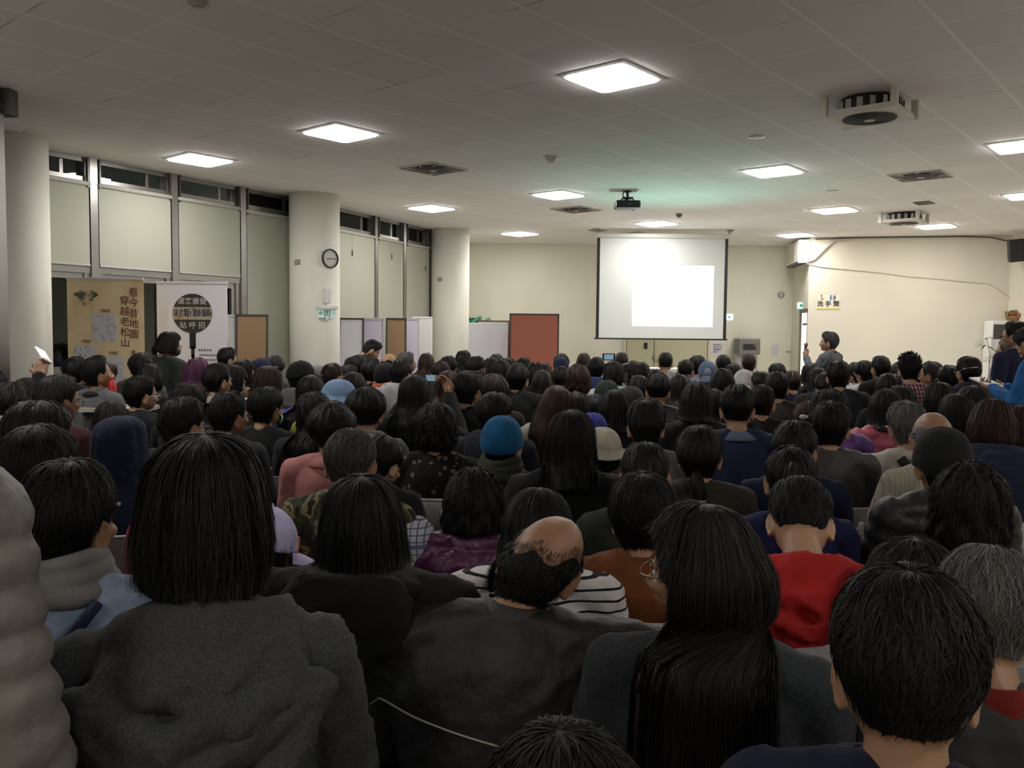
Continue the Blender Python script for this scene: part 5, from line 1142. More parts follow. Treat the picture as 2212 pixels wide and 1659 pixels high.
    if hair != 'none':
        hk = hair
        if hat and hat[0] in ('cap', 'capback', 'beanie', 'bucket') : ov.setdefault('T', (.004, .008, .006) if hair in ('short', 'crop') else (.004, .016, .028))
        if lod == 2:
            gk = ('hair', hair, tuple(sorted(ov.items())), seed % 3); VT = cached(gk, lambda: hair_geo(hair, seed % 3, 2, **ov))
        else: VT = hair_geo(hk, seed, lod, **ov)
        put('hair', VT, m_hair(hcol), head=1)
    if hat: hat_parts(put, hat, lod, seed)
    facing = abs(((yaw + math.degrees(math.atan2(-P0[0], P0[1]))) + 180) % 360 - 180)
    if facing > 38 and lod < 2 or facing > 60:
        (ev, et), (iv, it) = eyes_geo(); V, T = join([(ev, et), (iv, it)])
        put('eyes', (V, T), None, mats=[mat('eye_white', (.6, .58, .55), .3), mat('iris_dark', (.02, .012, .008), .2)], midx=[0] * len(et) + [1] * len(it))
        put('eyebrows', brows_geo(), m_hair(hcol))
    if glasses is not None: put('glasses', cached('glasses', glasses_geo), mat('frame_%d' % int(sum(glasses) * 100), glasses, .35, metal=.3))
    if mask is not None: put('face_mask', cached('mask', mask_geo), mat('mask_%d' % int(sum(mask) * 100), mask, .85))
    if extra: extra(put, root, fig)
    PEOPLE.append(dict(root=root, fig=fig, Y=Y, label=label, chair=chair and not stand, by=by, sc=sc_, px=px, lod=lod, P=P0))
    return root, fig

def hat_parts(put, hat, lod, seed):
    k, col = hat[0], hat[1]; m = m_cloth(col, 'denim' if k == 'denimcap' else 'plain')
    if k in ('cap', 'capback'):
        fr, bk = (math.pi, 0) if k == 'cap' else (0, math.pi)
        VT = cap_shell(96 if k == 'cap' else 104, 84, 78 if k == 'cap' else 72, (.024, .020), lod, seed=seed)
        put('cap', VT, m, head=1); put('cap_brim', brim_plate(fr, .80, 80 if k == 'cap' else 100, .018, .078, .012 if k == 'cap' else .04, lod, up=.05 if k == 'cap' else -.25), m_cloth(hat[2] if len(hat) > 2 else col), head=1)
        put('cap_button', ell((0, HY, CR + .026), (.008, .008, .005)), m, head=1)
    elif k == 'beanie':
        put('beanie', cap_shell(112, 98, 66, (.028, .022), lod, rib=.0014, seed=seed), m, head=1)
    elif k == 'bucket':
        put('bucket_hat', cap_shell(80, 80, 74, (.036, .030), lod, seed=seed), m, head=1); put('hat_brim', flare_brim(77, .030, .050, .045, lod), m, head=1)
    elif k == 'hoodup':
        P, h = hair_fn('mid', seed, T=(.040, .042, .046), b=100, s=100, f=48, L=.14, tuck=.12, open=38, drape=0)
        nA, nS = (120, 34); th = np.linspace(0, 2 * math.pi, nA, endpoint=False)[None, :]; s = np.linspace(0, 1, nS)[:, None]
        o, _ = P(th, s); i, _ = P(th, s[10:], -.008); V = np.vstack([o.reshape(-1, 3), i[::-1].reshape(-1, 3)]); T = grid_faces(nS + len(i), nA, True, flip=True)
        N = vnormals(V, T); put('hood', (wrinkle(V, N, seed, .002), T), m, head=1)
# ================================================================ THE AUDIENCE
G = 'audience seated on folding chairs'
K = dict(blk=(.013, .013, .014), blk2=(.020, .020, .022), char=(.035, .036, .040), dgrey=(.055, .058, .064), grey=(.15, .15, .16), lgrey=(.28, .28, .29), navy=(.014, .018, .050), navy2=(.022, .030, .085), olive=(.05, .048, .032), dgreen=(.024, .034, .026),
         maroon=(.05, .014, .018), white=(.55, .54, .53), cream=(.50, .47, .39), pink=(.50, .21, .20), puff=(.20, .185, .17), rust=(.19, .062, .018), red=(.48, .022, .022), purp=(.085, .014, .066), violet=(.13, .035, .26), brown=(.055, .038, .028), dbrown=(.035, .026, .022), taupe=(.12, .10, .085),
         royal=(.03, .05, .40), yellow=(.50, .56, .05), denim=(.32, .42, .60), cyan=(.03, .33, .45), hotpink=(.45, .08, .16), salmon=(.52, .10, .16), lav=(.62, .58, .90), tan=(.28, .22, .14), bluegrey=(.10, .12, .17), wine=(.16, .015, .04), blue=(.02, .12, .34))
GLS = (.02, .02, .022); PALE = (.5, .5, .5)
CALLS = []
def P(px, py, w, hair, col, label, ay=None, **k):
    cang = math.degrees(math.atan2(px - CX, F_PX))
    if ay is not None: k['yaw'] = ay + cang
    if 'aby' in k: k['by'] = k.pop('aby') + cang
    if isinstance(col, str): col = K[col]
    if hair != 'none' and k.get('hood') is None: pass
    k.setdefault('group', G)
    CALLS.append([(px, py, w, hair, col, label), k]); return len(CALLS) - 1
def W(root, fig, q):
    """template point -> world for the person's body (arms)"""
    v = fig(np.array([q], float))[0] * root.scale[0]; R = rotz(root.rotation_euler.z); return R @ v + np.array(root.location)

# ---- front rows, nearest first
def tag_blue(put, root, fig): put('neck_label', box((-.055, -.092, 1.105), (.028, .004, .014), rotx(-.3)), mat('label_blue', (.02, .06, .55), .5), smooth=False)
P(440, 945, 300, 'mid', 'dgrey', 'person in charcoal grey hooded knit cardigan, large in the lower left', Y=1.40, ay=2, sink=-.035, hood='big', hoff=(0, .016, -.025), style='heather', hov=dict(L=.092, T=(.026, .038, .046), back=.190, tuck=.16), aby=4, amp=.006, fit='c')
P(-330, 600, 300, 'short', 'puff', 'person in beige-grey quilted down jacket, cut by the left edge', Y=1.15, ay=30, stand=True, pose='stand', style='down', fit='p', lodv=0, hood=True, chair=False, group=None)
def piping(put, root, fig):
    V, T = tpl('top', 'lap', 0); pts = []
    for x in np.linspace(-.20, .17, 26):
        zc = .885 - .10 * ((x + .2) / .37) ** 1.2 - (.02 if x < -.19 else 0); m = (np.abs(V[:, 0] - x) < .02) & (np.abs(V[:, 2] - zc) < .02) & (V[:, 1] < 0); y = V[m][:, 1].min() if m.any() else -.12; pts.append((x, y - .0165, zc))
    pts = np.array(pts); pts[1:-1, 1] = (pts[:-2, 1] + pts[1:-1, 1] + pts[2:, 1]) / 3; put('piping', tube(pts, .0022, 6), mat('piping_grey', (.35, .34, .30), .6))
P(1216, 1118, 172, 'bald', 'blk2', 'person in black jacket with thin pale back piping, leaning right', Y=1.72, ay=20, tl=13, pt=8, side=.10, lean=.10, fit='c', collar=True, colst=.062, chair=False, sink=.03, style='nylon', extra=piping, aby=6, wide=.34, skin=1)
def straps(side, col, w_=.016, name='bag_strap'):
    def f(put, root, fig):
        V, T = tpl('top', 'lap', 1); pts = []
        for u in np.linspace(0, 1, 16):
            x = side * (-.09 + .30 * u); zc = 1.045 - .40 * u; m = (np.abs(V[:, 0] - x) < .025) & (np.abs(V[:, 2] - zc) < .03) & (V[:, 1] < .02); y = V[m][:, 1].min() if m.any() else -.11; pts.append((x, y - .022, zc))
        pts = np.array(pts); pts[1:-1, 1] = (pts[:-2, 1] + pts[1:-1, 1] + pts[2:, 1]) / 3; put(name, tube(pts, [(.004, w_)] * 16, 10), mat('strap_%d' % int(sum(col) * 1000), col, .5))
    return f
P(1530, 1093, 235, 'xlong', (.035, .040, .048), 'person with very long dark hair, thin glasses and brown shoulder strap', Y=1.58, ay=-68, glasses=(.22, .15, .10), hc=(.014, .010, .009), hov=dict(L=.46, T=(.020, .022, .050), open=86), extra=straps(1, (.16, .05, .02)), aby=5, style='heather', wide=.02)
P(1966, 1245, 292, 'thick', 'navy', 'person in dark navy collared jacket, large in the lower right', Y=1.14, ay=-6, collar=True, hov=dict(b=124, s=92, T=(.032, .022, .007), dens=1.6), fit='c', aby=-4, hs=1.02, skin=0)
P(2140, 1182, 185, 'thick', 'dgrey', 'person with frosted grey hair and red collar at the right edge', Y=1.72, ay=8, hc=(.16, .15, .145), hov=dict(b=128, s=96), collar=(.20, .018, .014), pt=14, lean=.06, chair=False)
P(1210, 1592, 250, 'thick', 'blk', 'person whose hair crown only peeks over the bottom edge', Y=.92, ay=0, lean=.0)
def red_back(put, root, fig):
    M = mat('print_yellow', (.42, .36, .03), .8)
    for k, a in enumerate((-60, -32, 0, 32, 60)): put('back_print', box((math.sin(math.radians(a)) * .07, -.148, .90 - math.cos(math.radians(a)) * .07), (.030, .004, .085), roty(-math.radians(180 - a))), M, smooth=False)
P(1726, 1040, 130, 'short', 'red', 'person in bright red hooded sweatshirt with bowed head and bare neck', Y=2.28, ay=0, pt=36, hood='big', hoff=(0, -.005, -.025), sink=.005, collar=(.10, .10, .10), colst=.02, amp=.007, hov=dict(b=120, s=89, T=(.024, .010, .004)), lean=.10, extra=red_back, skin=2, wide=.05)
P(1975, 1163, 150, 'thick', 'lgrey', 'person in grey shirt behind the large navy jacket, head leaning', Y=2.02, ay=10, pt=10, side=.10, lean=.05, wide=.15)
P(1388, 1023, 140, 'bowl', 'rust', 'person in rust-brown coat with turned-up collar', Y=2.36, ay=2, collar=True, fit='c', amp=.0025)
P(780, 1030, 172, 'long', 'blk', 'person in black hooded sweatshirt with tiny blue neck tag', Y=2.0, ay=8, hood=True, extra=tag_blue, hov=dict(L=.13, back=.12), hc='black', wide=.14, sink=.055, side=-.02, chair=False)
def cap_logo(put, root, fig):
    M = mat('embroidery_orange', (.75, .16, .02), .6)
    for k in range(4): put('cap_embroidery', tube([np.array(skull(np.array(math.pi - .45 + k * .22), np.array(1.05), np.array(.0245))[0]) , np.array(skull(np.array(math.pi - .30 + k * .22), np.array(1.25), np.array(.0235))[0]), np.array(skull(np.array(math.pi - .42 + k * .22), np.array(1.38), np.array(.023))[0])], [(.003, .006)] * 3, 6), M, head=1)
P(580, 1090, 150, 'bob', 'blk2', 'person in lavender baseball cap with orange embroidery', Y=2.25, ay=62, pt=22, hat=('cap', K['lav']), extra=cap_logo, aby=20)
P(145, 1008, 178, 'short', 'denim', 'person in pale denim jacket over grey hood with navy shoulder strap', Y=2.0, ay=38, scarf=(.24, .235, .23), collar=True, style='denim', aby=14, extra=straps(-1, (.012, .02, .07), .015), skin=1, hov=dict(T=(.030, .022, .008)), fit='c')
P(1025, 1010, 138, 'curly', 'purp', 'person in shiny purple padded jacket', Y=2.72, ay=5, style='shiny', fit='p', lodv=0, hc='black', sink=.05, hov=dict(T=(.030, .036, .040), L=.10), collar=True, pt=6)
P(1165, 1055, 165, 'mid', 'white', 'person in black and white striped top in front of the balding head', Y=2.22, ay=10, pt=16, sink=.05, wide=.05, style='stripes', hov=dict(L=.15), hc='black')
P(2097, 1002, 165, 'curly', 'brown', 'person in brown jacket with dark curly bob and brown strap', Y=2.55, ay=4, hc='dark', extra=straps(-1, (.05, .03, .025), .02), fit='c')
P(75, 925, 150, 'thick', 'blk', 'person with thick black hair at the far left edge, face turned away', Y=2.62, ay=42, hov=dict(T=(.036, .03, .02)))
P(85, 868, 130, 'thick', 'dgreen', 'person in dark green jumper and glasses near the left edge', Y=3.2, ay=55, glasses=GLS, hov=dict(T=(.036, .034, .02)), hc='dark', pt=8)
def logo_pink(put, root, fig):
    M = mat('logo_pink', (.55, .03, .20), .5); M2 = mat('logo_grey', (.35, .35, .38), .5)
    for a in np.arange(6) * math.pi / 3: put('back_logo', ell((.02 + math.cos(a) * .016, -.142, 1.0 + math.sin(a) * .012), (.008, .005, .008)), M)
    put('back_logo', ell((.062, -.140, .998), (.009, .005, .009)), M2)
    for k in range(4): put('back_logo', box((-.005 + k * .016, -.147, .972 - k * .003), (.011, .004, .010)), M2, smooth=False)
P(255, 895, 128, 'none', 'navy', 'person in navy coat with raised hood and pink back emblem', Y=3.3, ay=40, hat=('hoodup', K['navy']), pose='chin', extra=logo_pink, fit='c', aby=22, glasses=GLS, lodv=0)
def logo_green(put, root, fig):
    for k in range(3): put('chest_logo', box((-.12 + k * .013, -.135, 1.0 + k * .006), (.009, .004, .02 + k * .012), roty(.3)), mat('logo_green', (.12, .42, .25), .5), smooth=False)
P(391, 862, 97, 'short', 'blk2', 'person in face mask and glasses with green three-bar logo on jacket', Y=3.8, ay=48, mask=(.5, .55, .56), glasses=GLS, extra=logo_green, fit='c', hov=dict(T=(.03, .024, .01)), lodv=1)
P(492, 847, 78, 'short', 'char', 'person in dark grey long-sleeved shirt and glasses, neck bare', Y=4.1, ay=52, glasses=GLS, pose='fold', hov=dict(T=(.022, .014, .006)), skin=1)
P(482, 935, 120, 'curly', 'hotpink', 'person in magenta jacket with glasses behind the large grey cardigan', Y=2.9, ay=58, hc='brown', glasses=PALE, pt=15, style='nylon')
def gold(put, root, fig): pass
P(758, 921, 110, 'short', 'taupe', 'person with thinning grey hair in camouflage vest over checked shirt', Y=2.95, ay=12, hc=(.085, .08, .076), style='camo', lodv=0, fit='c', hov=dict(T=(.010, .012, .006), b=130), skin=1, pt=8,
  extra=lambda put, root, fig: [put('checked_sleeve', (lambda VT: VT)(remesh(tube([(s * .235, -.02, .96), (s * .245, .0, .85), (s * .245, .035, .74), (s * .20, .14, .69)], [.078, .074, .068, .06], 16), .010, 3)), m_cloth(K['white'], 'plaid')) for s in (-1, 1)])
def lining(put, root, fig): put('hood_lining', ell((.07, -.10, 1.05), (.085, .055, .022), rotx(.5) @ roty(.35)), m_cloth(K['cyan']))
P(839, 946, 60, 'thick', 'blk2', 'child in black coat with bright cyan hood lining, looking down', Y=3.55, ay=38, pt=24, child=True, hood=True, extra=lining, fit='c', skin=2)
P(942, 867, 86, 'curly', (.02, .018, .017), 'person in black blouse with beige flower print', Y=4.15, ay=0, style='floral', hov=dict(T=(.028, .036, .038)), lodv=1)
P(1084, 899, 80, 'crop', 'olive', 'person in bright blue knitted beanie and dark green scarf', Y=4.0, ay=10, hat=('beanie', (.006, .10, .24)), scarf=(.045, .05, .035), collar=True, lodv=1)
P(1231, 887, 96, 'mid', 'blk', 'person in black hooded coat with straight black shoulder-length hair', Y=3.3, ay=8, collar=True, lodv=0, hov=dict(L=.16, T=(.024, .028, .038)), fit='c')
P(1298, 923, 62, 'bob', 'tan', 'child in cream bucket hat beside the black hooded coat', Y=3.7, ay=35, child=True, hat=('bucket', (.50, .47, .38)), pose='chin', lodv=1)
P(1396, 867, 68, 'short', 'grey', 'person in grey jacket with thick black hair and bare ears, mid room', Y=4.35, ay=0, hov=dict(T=(.032, .024, .008)), collar=True)
P(1394, 958, 94, 'crop', (.030, .036, .030), 'person in dark green-grey jacket with short cropped black hair', Y=3.15, ay=0, fit='c', collar=(.06, .065, .07), hov=dict(T=(.016, .011, .004)), pt=5)
P(1513, 923, 92, 'lowtail', (.042, .036, .027), 'person in olive brown jacket with loosely tied low ponytail', Y=3.5, ay=5, hc='dark', collar=True, fit='c', hov=dict(T=(.020, .022, .026)))
P(1594, 833, 76, 'short', 'navy2', 'person in navy blue sweater over denim collar, centre right', Y=4.4, ay=0, collar=(.16, .21, .30), colst=.035, hov=dict(T=(.022, .016, .006), b=124), skin=0)
P(1718, 912, 80, 'short', 'navy', 'person in navy jacket behind the girl with red hair tie', Y=3.9, ay=12, hov=dict(T=(.026, .02, .008)), fit='c', glasses=GLS)
def hairtie(put, root, fig): put('hair_tie', ell((0, HY - .098, CR - .043), (.018, .012, .014)), mat('tie_red', (.5, .03, .03), .6), head=1)
P(1710, 968, 88, 'pony', (.016, .017, .075), 'person in dark violet-blue top with high ponytail and red hair tie', Y=3.2, ay=-4, extra=hairtie, hov=dict(tl=.34, sk=-.02, T=(.016, .014, .012)))
P(1794, 868, 78, 'short', (.042, .036, .040), 'person in dark mauve-grey jacket with stand collar, right of centre', Y=4.0, ay=2, collar=True, fit='c', style='nylon', hov=dict(T=(.024, .018, .008)))
P(1791, 840, 88, 'curly', 'violet', 'person in bright purple jacket half hidden by a mauve-grey jacket', Y=4.75, ay=8, hc='dark', style='nylon', fit='p')
P(2041, 924, 98, 'crop', 'blk', 'person in black padded jacket and black knitted cap on the right', Y=3.25, ay=-16, hat=('beanie', (.010, .011, .012)), style='down', fit='p', lodv=1, skin=1)
P(1962, 867, 72, 'thick', 'cream', 'person with wavy grey hair, cream vest and diagonal black strap', Y=4.3, ay=-22, hc='salt', glasses=PALE, extra=straps(1, (.012, .011, .011), .026), collar=True, colst=.035, style='nylon')
P(2014, 890, 76, 'bald', (.40, .37, .30), 'person with shiny balding head and cream pinstriped shirt', Y=3.85, ay=-18, hc='silver', style='lines', collar=True, colst=.035, pt=12, skin=1)
P(2146, 861, 78, 'bob', 'navy', 'person in broad navy hooded jacket with brown bob, right side', Y=4.2, ay=-5, hc='red', hood=True, fit='c', pt=6, wide=.12)
P(2205, 876, 60, 'bob', 'dbrown', 'person with brown hair cut by the right edge beside navy hooded jacket', Y=4.6, ay=-8, hc='red')
P(717, 869, 72, 'bowl', 'pink', 'person in salmon pink blazer with black bowl-cut hair', Y=4.25, ay=12, collar=True, colst=.035, hov=dict(T=(.028, .034, .03), b=134), amp=.002)
P(790, 838, 66, 'bowl', 'grey', 'person in mottled grey hoodie with red undershirt collar', Y=4.5, ay=14, hood=True, collar=(.25, .02, .02), colst=.03, style='heather', hov=dict(b=126, T=(.03, .03, .015)))
P(1068, 846, 66, 'thick', (.020, .022, .030), 'person in dark blue-grey hooded jacket behind the blue beanie', Y=4.7, ay=22, hood=True, hov=dict(T=(.026, .022, .010)), fit='c')
P(672, 849, 62, 'mid', 'blk2', 'person in black top with long wavy black hair, head tilted', Y=4.85, ay=10, hov=dict(curl=1, L=.22, T=(.028, .034, .036)), tl=-6)
P(1209, 834, 62, 'xlong', 'cream', 'person in off-white jacket with long straight brown hair', Y=5.0, ay=8, hc='light', tl=14, side=.02, hov=dict(L=.36))
P(1279, 892, 38, 'crop', 'royal', 'child in round violet-blue cap beside the long brown hair', Y=4.7, ay=10, child=True, hat=('beanie', (.05, .06, .32)), lodv=1)
P(1329, 842, 54, 'mid', 'blk', 'person in black coat with collar, centre, between capped heads', Y=5.0, ay=5, collar=True, hov=dict(L=.12))
P(1506, 826, 60, 'mid', (.022, .019, .018), 'person in brown-black coat with dark brown hair, left of navy sweater', Y=5.0, ay=4, hc='salon', fit='c', hov=dict(L=.10, T=(.024, .03, .034)))
P(1541, 840, 34, 'mid', 'salmon', 'person in coral pink top wedged beside the navy blue sweater', Y=5.8, ay=8)
P(1916, 842, 60, 'mid', 'salmon', 'person in coral pink quilted down jacket with black hair', Y=5.0, ay=-8, style='down', fit='p', hov=dict(L=.12, T=(.026, .032, .036)), lodv=1)
P(2070, 850, 56, 'bob', 'navy', 'person in dark navy top, black hair, behind the cream pinstripes', Y=4.9, ay=-18)
P(2104, 832, 56, 'bowl', 'blk', 'person with rounded brown-black hair above the brown bob, right side', Y=5.3, ay=-10, hc='dark')
P(303, 813, 74, 'short', 'blk2', 'person in black stand-collar jacket with white-framed glasses', Y=5.3, ay=66, glasses=(.6, .6, .6), collar=True, fit='c', hov=dict(T=(.026, .02, .008)))
P(122, 812, 84, 'short', 'maroon', 'person in maroon sweater with dark glasses near the left column', Y=4.7, ay=62, glasses=GLS, hc=(.03, .028, .027), hov=dict(T=(.026, .022, .008)), skin=1)
P(198, 773, 62, 'short', 'grey', 'person in grey sweatshirt tilting the head back beside the sepia banner', Y=6.3, ay=72, pt=-14, lodv=1, hov=dict(T=(.026, .02, .006)), skin=0, collar=(.02, .02, .02), colst=.02)
P(55, 817, 48, 'bob', 'blk', 'person with black bob below the raised phone at the left edge', Y=6.2, ay=20)
P(18, 826, 52, 'thick', 'dbrown', 'person with dark wavy hair cut by the left edge, front of the column', Y=5.0, ay=30, pt=8)
P(163, 770, 44, 'bowl', 'blk', 'person hidden behind the head tilted back beside the sepia banner', Y=7.3, ay=30)
P(237, 785, 38, 'mid', 'white', 'person in white blouse with reddish hair hanging forward', Y=7.8, ay=60, pt=30, hc='red')
P(241, 868, 44, 'bob', 'blk2', 'person with dark hair right below the red drink bottle', Y=5.2, ay=10, pt=14)
P(305, 762, 48, 'bowl', 'olive', 'person in olive padded coat in front of the sepia banner', Y=7.8, ay=10, hc='dark', style='down', fit='p')
P(323, 786, 46, 'bob', 'blk', 'person with a black bob just left of the standing green jacket', Y=7.0, ay=40)
P(402, 828, 70, 'thick', 'blk', 'person with messy black hair in front of the standing green jacket', Y=5.1, ay=30, glasses=GLS)
P(424, 773, 40, 'long', 'dbrown', 'person with faded purple hair under the white bus stop banner', Y=6.9, ay=35, hc='purple')
P(490, 751, 38, 'short', 'blk', 'person in glasses with short hair right of the white banner', Y=9.0, ay=66, glasses=GLS)
P(468, 785, 46, 'lowtail', 'blk2', 'person in black cardigan with white lace collar left of a phone', Y=6.4, ay=55, hc='dark', collar=(.5, .5, .48), colst=.035, lodv=1)
pA = P(506, 788, 40, 'mid', 'white', 'person in white sleeves holding up a lit phone before the brown board', Y=6.75, ay=62, pose='phone', lodv=1, pt=10)
P(523, 777, 34, 'mid', 'lgrey', 'person with hand on chin in front of the brown board', Y=7.5, ay=70, pose='chin', lodv=1)
P(580, 790, 60, 'bob', 'dbrown', 'person in dark brown with auburn hair below the navy cap', Y=6.3, ay=40, hc='red', pt=8)
P(574, 835, 64, 'thick', 'blk', 'person in black sweater and pale face mask left of blue jacket', Y=4.9, ay=42, mask=(.35, .55, .52), lodv=1, hov=dict(T=(.028, .024, .012)))
P(558, 774, 40, 'crop', 'blk2', 'person in navy baseball cap looking up in front of the brown board', Y=7.8, ay=62, pt=-10, hat=('cap', (.016, .018, .055)), lodv=1)
P(592, 769, 34, 'bowl', 'dgrey', 'person with rounded black hair just right of the navy cap', Y=8.6, ay=25)
P(621, 752, 34, 'thick', 'brown', 'person in brown jacket half hidden behind the clock column', Y=12.9, ay=-20, zt=1.6, stand=True, pose='stand', group=None)
P(648, 779, 40, 'crop', 'navy2', 'person in black flat-brim cap and navy jacket before the clock column', Y=7.1, ay=62, hat=('cap', (.012, .012, .013)), hood=(.12, .12, .12), lodv=1)
P(684, 789, 34, 'crop', 'lgrey', 'person in grey bucket hat just right of the black cap', Y=8.3, ay=50, hat=('bucket', (.20, .20, .20)))
P(717, 785, 38, 'crop', 'royal', 'person with shaved brown head and blue collar under the exit sign', Y=8.2, ay=40, hc='brown', hood=True)
P(752, 786, 36, 'thin', 'blk2', 'person with thinning black hair right of the clock column', Y=8.4, ay=42, skin=1)
P(775, 768, 34, 'bowl', 'blk', 'person with round black hair below the white leaning board', Y=9.6, ay=20)
P(817, 738, 32, 'short', 'blk2', 'person bending forward in dark jacket before the leaning boards', Y=10.3, ay=75, pt=34, lean=.12, zt=1.4, stand=True, pose='stand', group=None)
P(839, 764, 34, 'bald', 'blk', 'person with bald crown below the brown leaning board', Y=9.8, ay=50)
P(877, 761, 36, 'short', 'lgrey', 'person with grey hair and glasses below the lilac board', Y=9.0, ay=68, hc='salt', glasses=GLS)
P(830, 783, 34, 'crop', 'rust', 'person in dark cap and orange scarf, mid left', Y=8.3, ay=20, hat=('beanie', (.014, .014, .014)), scarf=(.55, .16, .07))
P(866, 776, 40, 'short', 'lgrey', 'person in pale grey padded hood with wine red bag', Y=7.0, ay=34, hood=(.45, .44, .44), fit='p', style='down')
P(762, 803, 52, 'mid', 'blk', 'person with long black hair behind the yellow-green jacket', Y=6.3, ay=14)
P(671, 810, 56, 'long', 'royal', 'person in royal blue jacket with long black hair', Y=5.7, ay=22, style='nylon', fit='p', wide=.15)
P(733, 819, 58, 'crop', 'yellow', 'person in light blue bucket hat and yellow-green jacket', Y=5.2, ay=50, hat=('bucket', (.22, .34, .52)), style='nylon', fit='p', wide=.12, lodv=1, pt=6)
pB = P(895, 809, 50, 'long', 'blk', 'person in black taking a picture with a small camera', Y=5.5, ay=14, pose='shoot', lodv=1)
P(1009, 803, 50, 'short', 'blk', 'person in wide black jacket with visible ear, left of centre', Y=5.5, ay=28, fit='c', wide=.1, hov=dict(T=(.028, .02, .008)))
P(967, 800, 46, 'long', 'dbrown', 'person with long auburn hair right of the raised camera', Y=6.6, ay=10, hc='red')
P(1065, 810, 58, 'bowl', 'dbrown', 'person with wide brown hair behind the dark blue-grey jacket', Y=6.0, ay=12, hc='brown', hov=dict(T=(.034, .038, .03)))
P(1032, 801, 40, 'bowl', 'blk', 'person with black hair and no visible face behind the brown hair', Y=7.0, ay=20)
P(920, 763, 34, 'long', 'bluegrey', 'person with long auburn hair just left of the farthest column', Y=9.7, ay=12, hc='red')
P(952, 780, 32, 'bowl', 'blk2', 'person with brown-black hair in front of the farthest column', Y=8.8, ay=10, hc='brown')
P(969, 769, 32, 'bowl', 'blk', 'person with black round hair, right before the farthest column', Y=9.6, ay=15)
P(1000, 757, 32, 'mid', 'blk', 'person with black hair and sliver of face before the green netting', Y=10.0, ay=38)
P(1028, 770, 38, 'thick', 'blk2', 'person in glasses with wavy black hair below the whiteboard', Y=8.7, ay=48, glasses=GLS)
P(1062, 772, 34, 'bob', 'lgrey', 'person with rounded brown hair below the whiteboard', Y=9.3, ay=8, hc='brown')
P(1072, 765, 26, 'bowl', 'blk', 'person barely showing between heads left of the red board', Y=11.2, ay=10)
P(1083, 777, 34, 'mid', 'blk', 'person with black hair at the lower left of the red board', Y=8.4, ay=8)
P(1098, 773, 27, 'bowl', 'char', 'person with small black head before the red board\'s left edge', Y=10.5, ay=8)
P(1117, 786, 44, 'short', 'blk', 'person in round-shouldered black fleece with bare neck below the red board', Y=6.6, ay=14, hov=dict(T=(.026, .02, .008)), fit='p')
P(1131, 772, 32, 'bowl', 'blk2', 'person with black hair in front of the red board\'s middle', Y=9.8, ay=12)
P(1155, 783, 36, 'bob', 'blk', 'person with black bob below the right half of the red board', Y=8.0, ay=24)
P(1173, 785, 34, 'bob', 'lav', 'person in lavender shirt below the red board\'s right edge', Y=8.6, ay=15)
P(1213, 764, 31, 'bowl', 'blk', 'person with black hair right behind the backward navy cap', Y=11.2, ay=0)
P(1212, 771, 32, 'crop', 'bluegrey', 'person in backward navy cap right of the red board', Y=10.2, ay=0, hat=('capback', (.018, .024, .07)))
P(1213, 791, 37, 'short', 'white', 'person in black and white block-striped sweater with bare neck', Y=7.3, ay=12, style='sailor', hov=dict(b=118))
P(1248, 787, 40, 'curly', 'grey', 'person in grey top with auburn hair right of the striped sweater', Y=7.2, ay=6, hc='red')
P(1234, 795, 28, 'mid', 'blk2', 'person with black curls between striped sweater and auburn hair', Y=7.9, ay=6)
P(1261, 763, 28, 'mid', 'dbrown', 'person with brown hair against the wall left of the raised phone', Y=11.4, ay=4, hc='red')
P(1288, 772, 32, 'bowl', 'navy2', 'person in blue hooded top right below the raised phone', Y=9.4, ay=8, hood=(.03, .045, .13))
P(1326, 780, 42, 'bob', 'white', 'person in white top with black bob near the camera tripod', Y=7.4, ay=4)
P(1343, 762, 28, 'short', 'dbrown', 'person with short brown hair just right of the raised phone', Y=11.3, ay=0, hc='brown')
P(1367, 780, 26, 'bob', 'blk', 'person with brown hair behind the camera tripod', Y=10.2, ay=0, hc='brown')
P(1385, 783, 34, 'bob', 'blk2', 'person with black bob left of the white-topped table', Y=8.8, ay=-4)
P(1379, 811, 40, 'bob', 'white', 'person in off-white coat with black bob, centre', Y=6.9, ay=0)
P(1310, 821, 44, 'crop', 'blk', 'person in dark green knitted cap with one red ear', Y=6.2, ay=18, hat=('beanie', (.022, .030, .024)), skin=1)
P(1362, 835, 42, 'crop', 'blk2', 'person in dark grey cap, centre, behind the black coat collar', Y=5.8, ay=6, hat=('beanie', (.035, .036, .036)))
P(1438, 762, 31, 'short', 'lgrey', 'person in light grey T-shirt in front of the green door', Y=10.4, ay=0, hov=dict(b=118))
P(1481, 779, 36, 'crop', 'grey', 'person with flat short hair and both ears left of the denim cap', Y=9.0, ay=0, hov=dict(T=(.018, .012, .004), b=108))
P(1507, 768, 32, 'bowl', 'denim', 'person in blue-grey shirt behind the denim cap', Y=9.9, ay=-2)
def emb(put, root, fig):
    t_ = np.linspace(0, 6.283, 24, endpoint=False); put('cap_emblem', join([tube(np.stack([.026 * np.cos(t_), np.full(24, -.117 + HY), CR - .075 + .026 * np.sin(t_)], 1), .004, 6, closed=True), box((0, -.117 + HY, CR - .075), (.006, .006, .03)), box((-.010, -.117 + HY, CR - .075), (.005, .006, .03), roty(.4)), box((.010, -.117 + HY, CR - .075), (.005, .006, .03), roty(-.4))]), mat('emblem_white', (.55, .55, .55), .6), head=1)
    put('cap_sticker', box((-.005, -.145 + HY, CR - .135), (.03, .004, .012)), mat('sticker_yellow', (.5, .45, .05), .5), head=1)
P(1529, 780, 38, 'crop', 'grey', 'person in backward denim-blue cap with round white emblem', Y=8.3, ay=0, hat=('capback', (.12, .17, .27)), extra=emb, lodv=1)
